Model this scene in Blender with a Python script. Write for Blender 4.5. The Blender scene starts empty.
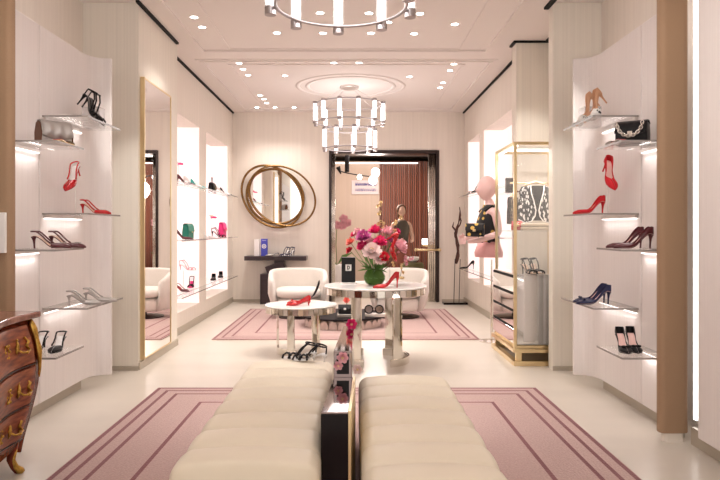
import bpy, bmesh, math, random
from mathutils import Vector, Matrix, Euler
random.seed(7)
PI = math.pi
S = bpy.context.scene
COL = S.collection

# ------------------------------------------------------------------ camera
cd = bpy.data.cameras.new('camera'); cam = bpy.data.objects.new('camera', cd); COL.objects.link(cam)
cam.location = (0, 0, 1.3); cam.rotation_euler = (PI/2, 0, 0)
cd.sensor_width = 36; cd.lens = 36*650/720
cd.shift_x = 7.4/720; cd.shift_y = -11/720
cd.clip_start = 0.05
S.camera = cam
# ------------------------------------------------------------------ world and exposure
S.view_settings.view_transform = 'Standard'; S.view_settings.look = 'None'
S.view_settings.gamma = 1.0; S.view_settings.use_curve_mapping = False
S.view_settings.exposure = 0.27
W = bpy.data.worlds.new('world'); S.world = W; W.use_nodes = True
bg = W.node_tree.nodes['Background']; bg.inputs[0].default_value = (1.0, 0.95, 0.895, 1); bg.inputs[1].default_value = 1.7
F = 650.0; CX = 352.6; CY = 229.0; H = 1.3
def PX(x, y, d): return Vector(((x-CX)*d/F, d, H-(y-CY)*d/F))

# ------------------------------------------------------------------ materials
def mat(name, col, rough=.5, metal=0., emit=None, es=0., trans=0., ior=1.45, noise=0., nscale=20., bump=0., bscale=60.,
        stretch=(1, 1, 1), coat=0., sheen=0., alpha=1., col2=None, spec=None):
    m = bpy.data.materials.new(name); m.use_nodes = True; nt = m.node_tree; b = nt.nodes['Principled BSDF']
    b.inputs['Base Color'].default_value = (*col, 1); b.inputs['Roughness'].default_value = rough
    b.inputs['Metallic'].default_value = metal; b.inputs['IOR'].default_value = ior
    b.inputs['Transmission Weight'].default_value = trans; b.inputs['Coat Weight'].default_value = coat
    b.inputs['Sheen Weight'].default_value = sheen; b.inputs['Alpha'].default_value = alpha
    if spec is not None: b.inputs['Specular IOR Level'].default_value = spec
    if emit: b.inputs['Emission Color'].default_value = (*emit, 1); b.inputs['Emission Strength'].default_value = es
    if noise or bump or col2:
        tc = nt.nodes.new('ShaderNodeTexCoord'); mp = nt.nodes.new('ShaderNodeMapping')
        mp.inputs['Scale'].default_value = stretch; nt.links.new(tc.outputs['Object'], mp.inputs[0])
        if noise or col2:
            n = nt.nodes.new('ShaderNodeTexNoise'); n.inputs['Scale'].default_value = nscale; n.inputs['Detail'].default_value = 4
            nt.links.new(mp.outputs[0], n.inputs[0])
            r = nt.nodes.new('ShaderNodeValToRGB'); r.color_ramp.elements[0].position = .3; r.color_ramp.elements[1].position = .7
            c2 = col2 or tuple(c*(1-noise) for c in col)
            r.color_ramp.elements[0].color = (*c2, 1); r.color_ramp.elements[1].color = (*col, 1)
            nt.links.new(n.outputs[0], r.inputs[0]); nt.links.new(r.outputs[0], b.inputs['Base Color'])
        if bump:
            n2 = nt.nodes.new('ShaderNodeTexNoise'); n2.inputs['Scale'].default_value = bscale
            nt.links.new(mp.outputs[0], n2.inputs[0])
            bp = nt.nodes.new('ShaderNodeBump'); bp.inputs['Strength'].default_value = bump; bp.inputs['Distance'].default_value = .01
            nt.links.new(n2.outputs[0], bp.inputs['Height']); nt.links.new(bp.outputs[0], b.inputs['Normal'])
    return m
M = {}
M['wall'] = mat('wall_covering', (.83, .755, .675), .65, noise=.07, nscale=1.0, stretch=(22, 22, .6), bump=.15, bscale=3)
M['fluted'] = mat('ribbed_wall_covering', (.86, .80, .71), .6, noise=.09, nscale=1.0, stretch=(45, 45, .3))
M['panel'] = mat('silk_panel', (.83, .77, .745), .5, noise=.06, nscale=1.0, stretch=(60, 60, 1.2), sheen=.2)
M['column'] = mat('column_fabric', (.38, .24, .145), .7, noise=.10, nscale=160, bump=.2, bscale=300)
M['ceiling'] = mat('ceiling_plaster', (.81, .745, .71), .8)
M['floor'] = mat('stone_floor', (.66, .595, .52), .30, noise=.10, nscale=1.6, stretch=(.5, 1.3, 1))
M['kick'] = mat('bronze_kick', (.50, .44, .36), .4, .2)
M['slot'] = mat('black_slot', (.008, .008, .008), .9)
M['gold'] = mat('brushed_brass', (.78, .62, .36), .28, 1.)
M['goldleaf'] = mat('antique_gold', (.30, .165, .06), .38, 1., noise=.4, nscale=25)
M['ormolu'] = mat('ormolu', (.72, .43, .10), .3, 1., noise=.5, nscale=60)
M['chrome'] = mat('polished_steel', (.80, .76, .70), .06, 1.)
M['chrome_soft'] = mat('brushed_steel', (.62, .58, .55), .3, 1.)
M['mirror'] = mat('mirror_glass', (.90, .88, .86), .015, 1.)
M['dark_mirror'] = mat('smoked_mirror', (.30, .24, .23), .05, 1.)
M['glass'] = mat('shelf_glass', (.80, .84, .82), .04, 0, trans=.85, alpha=.28)
M['glass_edge'] = mat('shelf_glass_edge', (.33, .30, .28), .2)
M['clear'] = mat('clear_pane', (.95, .97, .96), .02, alpha=.10)
M['acrylic'] = mat('acrylic', (.80, .76, .75), .12, trans=.3, alpha=.55)
M['led'] = mat('led_strip', (1, 1, 1), .5, emit=(1, .95, .92), es=2.6)
M['ringmetal'] = mat('dull_nickel', (.42, .38, .38), .35, 1.)
M['tube'] = mat('lamp_tube', (1, 1, 1), .3, emit=(1, .96, .98), es=2.6)
M['bulb'] = mat('downlight_glow', (1, 1, 1), .3, emit=(1, .96, .92), es=14)
M['globe'] = mat('globe_glow', (1, 1, 1), .3, emit=(1, .95, .88), es=4)
M['niche'] = mat('niche_glow', (.88, .78, .77), .6, emit=(1, .84, .82), es=.48)
M['leather'] = mat('cream_leather', (.78, .69, .55), .38, noise=.03, nscale=6, bump=.08, bscale=250)
M['boucle'] = mat('white_boucle', (.84, .78, .72), .9, noise=.06, nscale=120, bump=.5, bscale=200, sheen=.3)
M['top_white'] = mat('white_marble', (.93, .90, .88), .12, noise=.03, nscale=5)
M['blacklac'] = mat('black_lacquer', (.008, .005, .006), .12, spec=.25)
M['darkwood'] = mat('dark_wenge', (.035, .018, .022), .3, noise=.4, nscale=8, stretch=(1, 12, 12))
M['wood'] = mat('kingwood_veneer', (.30, .06, .025), .18, col2=(.10, .02, .012), nscale=4, stretch=(2, 9, 2), spec=.3)
M['woodlight'] = mat('light_kingwood', (.40, .11, .035), .3, col2=(.13, .022, .010), nscale=5, stretch=(2, 2, 12), spec=.3)
M['marble_brown'] = mat('brown_marble_top', (.45, .22, .16), .12, col2=(.17, .07, .05), nscale=9)
M['stripe_wood'] = mat('grey_streaked_veneer', (.46, .40, .36), .35, col2=(.13, .10, .09), nscale=1.5, stretch=(22, 22, .2))
M['red'] = mat('red_patent', (.50, .008, .012), .25, coat=.3)
M['redsuede'] = mat('red_suede', (.58, .012, .02), .8)
M['black'] = mat('black_satin', (.008, .007, .008), .35, spec=.25)
M['burg'] = mat('burgundy_leather', (.09, .012, .018), .3, coat=.3)
M['navy'] = mat('navy_satin', (.012, .014, .06), .4)
M['nude'] = mat('tan_leather', (.62, .34, .20), .35)
M['brown'] = mat('brown_leather', (.14, .05, .02), .4)
M['silver'] = mat('silver_leather', (.42, .39, .37), .38, .5)
M['white'] = mat('white_leather', (.85, .82, .80), .4)
M['beige'] = mat('insole_beige', (.72, .52, .40), .5)
M['pinksole'] = mat('insole_pink', (.80, .50, .45), .5)
M['teal'] = mat('teal_satin', (.02, .42, .36), .35)
M['green'] = mat('emerald_leather', (.01, .22, .15), .4)
M['hotpink'] = mat('hot_pink_leather', (.85, .03, .22), .4)
M['pinkskin'] = mat('pink_mannequin', (.83, .55, .53), .4)
M['blue'] = mat('cobalt_blue', (.06, .07, .45), .5)
M['olive'] = mat('sole_olive', (.16, .11, .05), .5)
def checker(name, a, b, sc, st=(1, 1, 1)):
    m = mat(name, a, .85, sheen=.2); nt = m.node_tree
    tc = nt.nodes.new('ShaderNodeTexCoord'); v = nt.nodes.new('ShaderNodeTexVoronoi'); v.inputs['Scale'].default_value = sc
    mp = nt.nodes.new('ShaderNodeMapping'); mp.inputs['Scale'].default_value = st
    r = nt.nodes.new('ShaderNodeValToRGB'); r.color_ramp.interpolation = 'CONSTANT'
    r.color_ramp.elements[0].color = (*a, 1); r.color_ramp.elements[1].position = .36; r.color_ramp.elements[1].color = (*b, 1)
    nt.links.new(tc.outputs['Object'], mp.inputs[0]); nt.links.new(mp.outputs[0], v.inputs[0]); nt.links.new(v.outputs['Distance'], r.inputs[0])
    nt.links.new(r.outputs[0], nt.nodes['Principled BSDF'].inputs['Base Color']); return m
M['tweed'] = checker('black_white_tweed', (.80, .77, .75), (.010, .010, .012), 46, (1, 1, .45))
M['tweed2'] = checker('beige_tweed', (.62, .50, .33), (.05, .04, .03), 70)
M['embroid'] = checker('gold_embroidery', (.65, .42, .10), (.012, .010, .012), 16)
M['bwprint'] = checker('black_white_print', (.02, .02, .02), (.85, .83, .80), 40)
def rug_mat(name, hx, hy):
    m = mat(name, (.7, .45, .44), .95, sheen=.3); nt = m.node_tree; N = nt.nodes.new; L = nt.links.new
    tc = N('ShaderNodeTexCoord'); sp = N('ShaderNodeSeparateXYZ'); L(tc.outputs['Object'], sp.inputs[0])
    def mt(op, a, b=None):
        n = N('ShaderNodeMath'); n.operation = op
        for i, v in enumerate((a, b)):
            if v is None: continue
            if isinstance(v, (int, float)): n.inputs[i].default_value = v
            else: L(v, n.inputs[i])
        return n.outputs[0]
    dx = mt('SUBTRACT', hx, mt('ABSOLUTE', sp.outputs[0])); dy = mt('SUBTRACT', hy, mt('ABSOLUTE', sp.outputs[1]))
    dd = mt('MINIMUM', dx, dy); tot = None
    for c, w in ((.022, .014), (.105, .013), (.205, .013), (.45, .013)):
        k = mt('LESS_THAN', mt('ABSOLUTE', mt('SUBTRACT', dd, c)), w)
        tot = k if tot is None else mt('MAXIMUM', tot, k)
    nz = N('ShaderNodeTexNoise'); nz.inputs['Scale'].default_value = 90; nz.inputs['Detail'].default_value = 3; L(tc.outputs['Object'], nz.inputs[0])
    r = N('ShaderNodeValToRGB'); r.color_ramp.elements[0].color = (.43, .275, .25, 1); r.color_ramp.elements[1].color = (.55, .375, .345, 1)
    r.color_ramp.elements[0].position = .3; r.color_ramp.elements[1].position = .7
    L(nz.outputs[0], r.inputs[0]); mx = N('ShaderNodeMix'); mx.data_type = 'RGBA'
    L(tot, mx.inputs[0]); L(r.outputs[0], mx.inputs[6]); mx.inputs[7].default_value = (.20, .045, .055, 1)
    L(mx.outputs[2], nt.nodes['Principled BSDF'].inputs['Base Color'])
    bp = N('ShaderNodeBump'); bp.inputs['Strength'].default_value = .5; bp.inputs['Distance'].default_value = .01
    L(nz.outputs[0], bp.inputs['Height']); L(bp.outputs[0], nt.nodes['Principled BSDF'].inputs['Normal'])
    return m

# ------------------------------------------------------------------ mesh helpers
class MB:
    def __init__(s): s.v = []; s.f = []
    def add(s, vs, fs):
        o = len(s.v); s.v += [tuple(v) for v in vs]; s.f += [tuple(i+o for i in f) for f in fs]; return s
    def box(s, x0, x1, y0, y1, z0, z1):
        return s.add([(x0, y0, z0), (x1, y0, z0), (x1, y1, z0), (x0, y1, z0), (x0, y0, z1), (x1, y0, z1), (x1, y1, z1), (x0, y1, z1)],
                     [(0, 3, 2, 1), (4, 5, 6, 7), (0, 1, 5, 4), (1, 2, 6, 5), (2, 3, 7, 6), (3, 0, 4, 7)])
    def cyl(s, p, q, r, r2=None, n=16):
        return s.tube([p, q], [r, r if r2 is None else r2], n)
    def tube(s, path, r, n=8, closed=False):
        P = [Vector(p) for p in path]; m = len(P); R = r if isinstance(r, (list, tuple)) else [r]*m
        t0 = (P[1]-P[0]).normalized(); up = Vector((0, 0, 1)) if abs(t0.z) < .9 else Vector((1, 0, 0))
        a = t0.cross(up).normalized(); vs = []
        for i in range(m):
            if closed: t = (P[(i+1) % m]-P[i-1]).normalized()
            else: t = (P[min(i+1, m-1)]-P[max(i-1, 0)]).normalized()
            a = (a-t*a.dot(t)); a = a.normalized() if a.length > 1e-6 else t.orthogonal().normalized()
            b = t.cross(a)
            for k in range(n):
                w = 2*PI*k/n; vs.append(P[i]+(a*math.cos(w)+b*math.sin(w))*R[i])
        fs = []
        for i in range(m if closed else m-1):
            j = (i+1) % m
            for k in range(n): fs.append((i*n+k, i*n+(k+1) % n, j*n+(k+1) % n, j*n+k))
        if not closed: fs += [tuple(range(n-1, -1, -1)), tuple((m-1)*n+k for k in range(n))]
        return s.add(vs, fs)
    def lathe(s, prof, n=40, c=(0, 0, 0), caps=True):
        m = len(prof); vs = [(c[0]+r*math.cos(2*PI*k/n), c[1]+r*math.sin(2*PI*k/n), c[2]+z) for r, z in prof for k in range(n)]
        fs = [(i*n+k, i*n+(k+1) % n, (i+1)*n+(k+1) % n, (i+1)*n+k) for i in range(m-1) for k in range(n)]
        if caps and prof[0][0] > 1e-5: fs.append(tuple(range(n-1, -1, -1)))
        if caps and prof[-1][0] > 1e-5: fs.append(tuple((m-1)*n+k for k in range(n)))
        return s.add(vs, fs)
    def sph(s, c, r, n=12, sc=(1, 1, 1)):
        pr = [(max(1e-6, r*math.sin(PI*i/n)), -r*math.cos(PI*i/n)) for i in range(n+1)]
        o = len(s.v); s.lathe(pr, n*2)
        for i in range(o, len(s.v)): v = s.v[i]; s.v[i] = (c[0]+v[0]*sc[0], c[1]+v[1]*sc[1], c[2]+v[2]*sc[2])
        return s
    def prism(s, poly, z0, z1, axis='z'):
        n = len(poly); g = {'z': lambda a, b, c: (a, b, c), 'y': lambda a, b, c: (a, c, b), 'x': lambda a, b, c: (c, a, b)}[axis]
        vs = [g(a, b, z0) for a, b in poly]+[g(a, b, z1) for a, b in poly]
        return s.add(vs, [tuple(range(n-1, -1, -1)), tuple(range(n, 2*n))]+[(i, (i+1) % n, n+(i+1) % n, n+i) for i in range(n)])
    def loft(s, secs, closed=True, caps=True):
        n = len(secs[0]); m = len(secs); vs = [p for q in secs for p in q]; fs = []
        for i in range(m-1):
            for k in range(n if closed else n-1): fs.append((i*n+k, i*n+(k+1) % n, (i+1)*n+(k+1) % n, (i+1)*n+k))
        if caps and closed: fs += [tuple(range(n-1, -1, -1)), tuple((m-1)*n+k for k in range(n))]
        return s.add(vs, fs)
    def xf(s, mtx):
        s.v = [tuple(mtx @ Vector(v)) for v in s.v]; return s
    def build(s, name, m, parent=None, smooth=False, bevel=0., sub=0, solid=0., loc=None, mirror=False):
        me = bpy.data.meshes.new(name); me.from_pydata(s.v, [], s.f); me.update()
        bm = bmesh.new(); bm.from_mesh(me); bmesh.ops.remove_doubles(bm, verts=bm.verts, dist=1e-6)
        bmesh.ops.recalc_face_normals(bm, faces=bm.faces); bm.to_mesh(me); bm.free()
        me.materials.append(M[m] if isinstance(m, str) else m)
        if smooth: me.polygons.foreach_set('use_smooth', [True]*len(me.polygons))
        o = bpy.data.objects.new(name, me); COL.objects.link(o)
        if loc: o.location = loc
        if parent: o.parent = parent
        if solid: q = o.modifiers.new('solid', 'SOLIDIFY'); q.thickness = solid; q.offset = 0
        if bevel: q = o.modifiers.new('bevel', 'BEVEL'); q.width = bevel; q.segments = 3; q.limit_method = 'ANGLE'; q.angle_limit = math.radians(40)
        if sub: q = o.modifiers.new('sub', 'SUBSURF'); q.levels = sub; q.render_levels = sub
        return o
def smooth_sharp(o, ang=40):
    me = o.data; me.polygons.foreach_set('use_smooth', [True]*len(me.polygons)); me.set_sharp_from_angle(angle=math.radians(ang)); return o
def tag(o, label=None, cat=None, group=None, kind=None):
    if label: o['label'] = label
    if cat: o['category'] = cat
    if group: o['group'] = group
    if kind: o['kind'] = kind
    return o
def empty(name, loc=(0, 0, 0), rot=(0, 0, 0), label=None, cat=None, group=None):
    o = bpy.data.objects.new(name, None); COL.objects.link(o); o.empty_display_size = .1
    o.location = loc; o.rotation_euler = rot; return tag(o, label, cat, group)
def children(o): return list(o.children)
def dup(o, parent=None):
    c = o.copy(); COL.objects.link(c)
    if parent: c.parent = parent
    for ch in children(o): dup(ch, c)
    return c
def struct(name, mb, m, **k): return tag(mb.build(name, m, **k), kind='structure')
def light(name, kind, loc, energy, color=(1, .88, .80), parent=None, rot=(0, 0, 0), **k):
    l = bpy.data.lights.new(name, kind); l.energy = energy; l.color = color
    for a, b in k.items(): setattr(l, a, b)
    o = bpy.data.objects.new(name, l); COL.objects.link(o); o.location = loc; o.rotation_euler = rot
    if parent: o.parent = parent
    return o
def ell(cx, cz, a, b, rot, n=64):
    return [(cx+a*math.cos(t)*math.cos(rot)-b*math.sin(t)*math.sin(rot), cz+a*math.cos(t)*math.sin(rot)+b*math.sin(t)*math.cos(rot)) for t in [2*PI*i/n for i in range(n)]]

# ------------------------------------------------------------------ room shell
CZ = 3.38; BACK = 11.58; Y0 = -3.0
LM, LF, LN = -1.97, -2.14, -2.48      # left: mirror wall, far wall, wall behind the panels
RB, RF, RN = 1.84, 1.99, 2.29
struct('floor', MB().box(-3.2, 3.0, Y0, 16.6, -.12, 0), 'floor')
struct('ceiling', MB().box(-3.2, 3.0, Y0, BACK+.25, CZ, CZ+.12), 'ceiling')
struct('wall_left', MB().box(LN-.15, LN, Y0, 5.98, 0, CZ), 'wall')
struct('wall_left_mirror', MB().box(LN-.15, LM, 5.98, 7.3, 0, CZ), 'fluted')
struct('wall_right', MB().box(RN, RN+.15, Y0, 5.98, 0, CZ), 'wall')
struct('wall_right_return', MB().box(RB, RN+.15, 5.98, 6.10, 0, CZ), 'fluted')
struct('wall_right_alcove', MB().box(2.17, RN+.15, 6.10, 7.19, 0, CZ), 'wall')
struct('wall_right_pier', MB().box(1.81, RN+.15, 7.19, 7.38, 0, CZ), 'fluted')
def niche_wall(side, X, out, y0, y1, spans, zt, zb):
    m = MB(); a, b = sorted((X, out)); ys = [y0]
    for s, e in spans: ys += [s, e]
    ys.append(y1)
    for i in range(0, len(ys), 2): m.box(a, b, ys[i], ys[i+1], 0, CZ)
    for (s, e), z0 in zip(spans, zb):
        m.box(a, b, s, e, 0, z0); m.box(a, b, s, e, zt, CZ)
    struct('wall_%s_niches' % side, m, 'wall')
niche_wall('left', LF, LF-.36, 7.3, BACK, [(7.70, 9.11), (9.49, 11.17)], 2.72, [.27, .27])
niche_wall('right', RF, RF+.36, 7.38, BACK, [(7.90, 9.90), (10.2, 11.24)], 2.80, [.45, .45])
k = 1
for X, sg, spans, z0, z1 in ((LF, -1, [(7.70, 9.11), (9.49, 11.17)], .27, 2.72), (RF, 1, [(7.90, 9.90), (10.2, 11.24)], .45, 2.80)):
    for s, e in spans:
        struct('trim_%d' % k, MB().box(*sorted((X+sg*.30, X+sg*.36)), s, e, z0, z1), 'niche'); k += 1
        q = MB(); q.box(*sorted((X+sg*.012, X+sg*.30)), e-.012, e, z0+.001, z1-.001); q.box(*sorted((X+sg*.012, X+sg*.30)), s, s+.012, z0+.001, z1-.001)  # reveal linings also given a glow, so the niche sides come out bright
        struct('trim_%d_lining' % k, q, 'niche')
# back wall with the doorway
DX0, DX1, DZ = -.42, 1.54, 2.70
m = MB(); m.box(-2.6, DX0, BACK, BACK+.25, 0, CZ); m.box(DX1, 2.5, BACK, BACK+.25, 0, CZ); m.box(DX0, DX1, BACK, BACK+.25, DZ, CZ)
struct('wall_back', m, 'wall')
# ceiling mouldings: two shallow coffers
def frame(m, x0, x1, y0, y1, w, z0, z1):
    m.box(x0, x1, y0, y0+w, z0, z1); m.box(x0, x1, y1-w, y1, z0, z1)
    m.box(x0, x0+w, y0+w, y1-w, z0, z1); m.box(x1-w, x1, y0+w, y1-w, z0, z1)
for i, (x0, x1, y0, y1) in enumerate(((-1.80, 1.62, .2, 7.62), (-1.93, 1.78, 7.95, 11.3))):
    m = MB(); frame(m, x0, x1, y0, y1, .05, CZ-.010, CZ+.01); frame(m, x0+.05, x1-.05, y0+.05, y1-.05, .025, CZ-.022, CZ+.01)
    frame(m, x0+.36, x1-.36, y0+.25, y1-.10, .03, CZ-.010, CZ+.01)
    struct('trim_%d' % (10+i), m, 'ceiling')
m = MB()
for r0, r1, h in ((.80, .74, .012), (.66, .60, .012)):
    n = 72
    m.lathe([(r0, .01), (r0, -h*.4), ((r0+r1)/2, -h), (r1, -h*.4), (r1, .01)], n, (-.03, 9.5, CZ), False)
mo = struct('trim_12', m, 'ceiling', smooth=True)
# black shadow gaps along the ceiling
def slot(i, x0, x1, y0, y1): struct('trim_%d' % i, MB().box(x0, x1, y0, y1, CZ-.022, CZ+.01), 'slot')
slot(20, LM, LM+.032, 5.90, 7.25); slot(21, LF, LF+.028, 7.32, BACK)
slot(22, RF-.028, RF, 7.40, BACK); slot(23, 1.81, 2.17, 7.17, 7.19); slot(24, 2.125, 2.17, 6.12, 7.15); slot(25, RB-.045, RB, 5.55, 6.10)
slot(26, 1.78, 1.81, 7.17, 7.38)
# kicks
def kick(name, *b): struct(name, MB().box(*b), 'kick')
kick('baseboard_left_mirror', LM, LM+.012, 5.98, 7.3, 0, .07); kick('baseboard_left_far', LF, LF+.012, 7.3, BACK, 0, .09)
kick('baseboard_right_far', RF-.012, RF, 7.38, BACK, 0, .09)
kick('baseboard_left_return', -2.3, LM, 5.965, 5.98, 0, .04); kick('baseboard_right_return', RB, 2.1, 5.965, 5.98, 0, .04)
kick('baseboard_back', LF, DX0-.05, BACK-.012, BACK, 0, .05); kick('baseboard_back_right', DX1+.05, RF, BACK-.012, BACK, 0, .05)

# lit silk panels that stand off the side walls and curve forward at their far end
ZT, ZB = 2.72, .085
def panel(name, X, sg, y0, y1, curved):
    """X = face plane, sg = +1 when the aisle is at +x"""
    path = [(X, y0), (X, y1-.20 if curved else y1)]
    if curved:
        for i in range(1, 9):
            t = i/8*PI/2; path.append((X+sg*(.12-.12*math.cos(t)), y1-.20+.20*math.sin(t)*.9))
        path.append((X+sg*.165, y1-.015)); 
    th = .03; out = []
    for i, (a, b) in enumerate(path):
        p = Vector(path[max(i-1, 0)]); q = Vector(path[min(i+1, len(path)-1)]); t = (q-p).normalized(); n = Vector((-t.y, t.x))*(1 if sg > 0 else -1)
        out.append((a+n.x*th, b+n.y*th))
    prof = path+out[::-1]
    m = MB(); m.prism(prof, ZB, ZT)
    # rounded top corner at the free end
    return struct(name, m, 'panel', bevel=.01)
PL, PR = -2.17, 2.00
panel('wall_panel_left_far', PL, 1, 4.51, 5.42, True); panel('wall_panel_right_far', PR, -1, 4.51, 5.42, True)
panel('wall_panel_left_mid', PL, 1, 4.05, 4.50, False); panel('wall_panel_right_mid', PR, -1, 4.05, 4.50, False)
panel('wall_panel_left_near', PL, 1, .6, 3.77, False); panel('wall_panel_right_near', PR, -1, .6, 3.77, False)
for nm, X, sg in (('left', PL, 1), ('right', PR, -1)):
    xs = sorted((X-sg*.045, X-sg*.07))
    kick('baseboard_%s_niche' % nm, *xs, 4.05, 5.3, 0, ZB+.02); kick('baseboard_%s_near' % nm, *xs, .6, 3.93, 0, ZB+.02)
    a, b = sorted((X-sg*.06, X-sg*.09))
    struct('trim_led_%s_top' % nm, MB().box(a, b, 4.08, 5.3, 2.60, 2.63), 'led')
    struct('trim_led_%s_near' % nm, MB().box(a, b, .8, 3.7, 2.60, 2.63), 'led')
    a, b = sorted((X-sg*.115, X-sg*.15))
    struct('trim_led_%s_upright' % nm, MB().box(a, b, 4.00, 4.035, .12, 3.3), 'led')
# columns in front of the panels
def column(name, x0, x1):
    m = MB(); r = .035; pts = []
    for cx, cy, a0 in ((x1-r, 4.03-r, 0), (x0+r, 4.03-r, 90), (x0+r, 3.95+r, 180), (x1-r, 3.95+r, 270)):
        for i in range(6): t = math.radians(a0+i*18); pts.append((cx+r*math.cos(t), cy+r*math.sin(t)))
    m.prism(pts, .055, CZ); struct(name, m, 'column', bevel=.008)
    q = [((a-(x0+x1)/2)*.72+(x0+x1)/2, (b-3.99)*.72+3.99) for a, b in pts]
    struct(name+'_plinth', MB().prism(q, 0, .055), 'wall')
column('wall_column_left', -2.25, -2.077); column('wall_column_right', 1.872, 2.05)

# ------------------------------------------------------------------ back room seen through the doorway
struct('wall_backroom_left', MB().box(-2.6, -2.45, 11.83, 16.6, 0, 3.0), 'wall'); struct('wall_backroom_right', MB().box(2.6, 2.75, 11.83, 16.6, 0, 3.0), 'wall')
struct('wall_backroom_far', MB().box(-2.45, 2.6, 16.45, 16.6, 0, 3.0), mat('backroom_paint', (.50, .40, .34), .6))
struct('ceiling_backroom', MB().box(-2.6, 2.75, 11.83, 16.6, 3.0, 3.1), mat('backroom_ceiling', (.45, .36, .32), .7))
struct('trim_30', MB().box(-.9, 1.5, 14.9, 14.93, 2.80, 2.82), 'led')
M['curtain'] = mat('rust_velvet', (.30, .085, .04), .75, sheen=.4, noise=.25, nscale=1, stretch=(30, 30, .3))
m = MB(); sec = []
for z in (0.02, 1.0, 2.0, 2.86):
    row = []
    for i in range(281):
        x = .62+2.0*i/280; row.append((x, 15.0+.045*math.sin(i*.9)+.02*math.sin(i*.37), z))
    sec.append(row)
m.loft(sec, closed=False)
cu = m.build('curtain', 'curtain', smooth=True, solid=.01)
tag(cu, 'rust brown pleated floor-length curtain hanging in the room beyond the doorway', 'curtain')
# door frame
M['bronze'] = mat('dark_bronze', (.035, .022, .02), .3, .5)
t = empty('door_frame', (0, 0, 0), label='dark bronze and mirrored metal frame lining the doorway in the back wall', cat='door frame')
m = MB(); m.box(DX0, DX0+.04, BACK-.03, BACK+.25, 0, DZ); m.box(DX1-.05, DX1, BACK-.03, BACK+.25, 0, DZ); m.box(DX0+.04, DX1-.05, BACK-.03, BACK+.25, DZ-.06, DZ)
m.build('casing', 'bronze', t, bevel=.004)
for a, b in ((DX0+.04, DX0+.11), (DX1-.19, DX1-.05)):
    m = MB()
    n = 4; w = (b-a)/n
    for i in range(n): m.cyl((a+w*(i+.5), BACK+.02+w/2, 0), (a+w*(i+.5), BACK+.02+w/2, DZ-.06), w*.5, n=14)
    m.build('jamb_lining', 'chrome', t, smooth=True)
m = MB(); m.tube([(1.12, 11.5, .93), (1.54, 11.5, .93)], .02, 10); m.tube([(1.20, 11.5, .93), (1.20, 11.56, .93), (1.30, 11.62, .93)], .012, 8); m.sph((1.12, 11.5, .93), .03)
m.sph((1.54, 11.5, .93), .03); m.tube([(1.46, 11.5, .93), (1.46, 11.60, .93)], .012, 8)
m.build('door_handle', 'gold', t, smooth=True)
# artwork sign with blue script on the far wall
t = empty('wall_sign', (0, 0, 0), label='blurred blue script lettering on pale band on far wall beyond doorway', cat='sign')
MB().box(-.02, .60, 14.95, 14.98, 2.10, 2.42).build('panel', mat('sign_ground', (.62, .52, .52), .6), t)
random.seed(3)
for r_ in range(2):
    m = MB(); x = .06
    while x < .5:
        w = random.uniform(.03, .06); z = 2.33-r_*.13
        m.tube([(x, 14.94, z-.03), (x+w*.4, 14.94, z+.04), (x+w*.7, 14.94, z-.03), (x+w, 14.94, z+.01)], .008 if r_ == 0 else .005, 6); x += w*.92
    m.build('lettering', mat('sign_blue', (.10, .10, .30), .5), t)
# partition behind the sign (pale wall of the back room)
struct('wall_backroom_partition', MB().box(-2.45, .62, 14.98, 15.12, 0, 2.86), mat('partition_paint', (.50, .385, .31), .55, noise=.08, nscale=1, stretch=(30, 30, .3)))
# globe lamp
t = empty('globe_lamp', (0, 0, 0), label='black bracket lamp with glowing white globes seen through doorway', cat='lamp')
def gp(x, y, d=13.2): return PX(x, y, d)
m = MB(); m.cyl(gp(347, 146), gp(347, 172), .045); m.cyl((gp(347, 146).x, 13.2, 2.8), (gp(347, 146).x, 13.2, 3.0), .02); m.tube([gp(339, 171), gp(347, 173), gp(358, 175), gp(374, 177)], .012, 8)
m.cyl(gp(338, 167), gp(341, 174), .05, .01); m.build('bracket', 'black', t, smooth=False)
for x, y, r in ((375.5, 172.5, .088), (373, 180, .085), (359.5, 177, .05)):
    MB().sph(gp(x, y), r, sc=(1, 1, 1.1)).build('globe', 'globe', t, smooth=True)
light('globe_light', 'POINT', gp(375, 190), 60, parent=None, shadow_soft_size=.2)
light('backroom_light', 'AREA', (.4, 13.6, 2.9), 32, size=1.6)
# low furniture in the back room
t = empty('side_table', (1.47, 12.6, 0), label='small brass side table inside the back room by the right jamb', cat='table')
MB().lathe([(.16, 0), (.16, .02), (.015, .03), (.015, .95), (.14, .96), (.14, .98)], 24).build('table_top', 'gold', t, smooth=False)
t2 = empty('candle_lamp', (1.40, 12.6, .98), label='small glowing white candle lamp beside the right door jamb', cat='lamp')
MB().lathe([(.05, 0), (.05, .015), (.045, .02)], 20).build('base', 'gold', t2); MB().cyl((0, 0, .02), (0, 0, .13), .055, n=24).build('shade', 'globe', t2)
t = empty('stool', (1.15, 12.4, 0), label='dark olive round stool just inside the doorway', cat='stool')
MB().lathe([(.20, .38), (.21, .42), (.21, .62), (.18, .66), (0.001, .67)], 28).build('seat', mat('olive_velvet', (.13, .12, .05), .8), t, smooth=True)
for a in range(4): c, s = math.cos(a*PI/2+.7)*.15, math.sin(a*PI/2+.7)*.15; MB().cyl((c, s, 0), (c*.9, s*.9, .40), .014).build('leg', 'gold', t)
t = empty('bowl', (1.15, 12.4, .67), label='white rounded bowl on the dark olive stool', cat='bowl')
MB().lathe([(.05, 0), (.11, .04), (.12, .10), (.11, .10), (.09, .04), (.001, .02)], 24).build('body', 'white', t, smooth=True)
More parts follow.
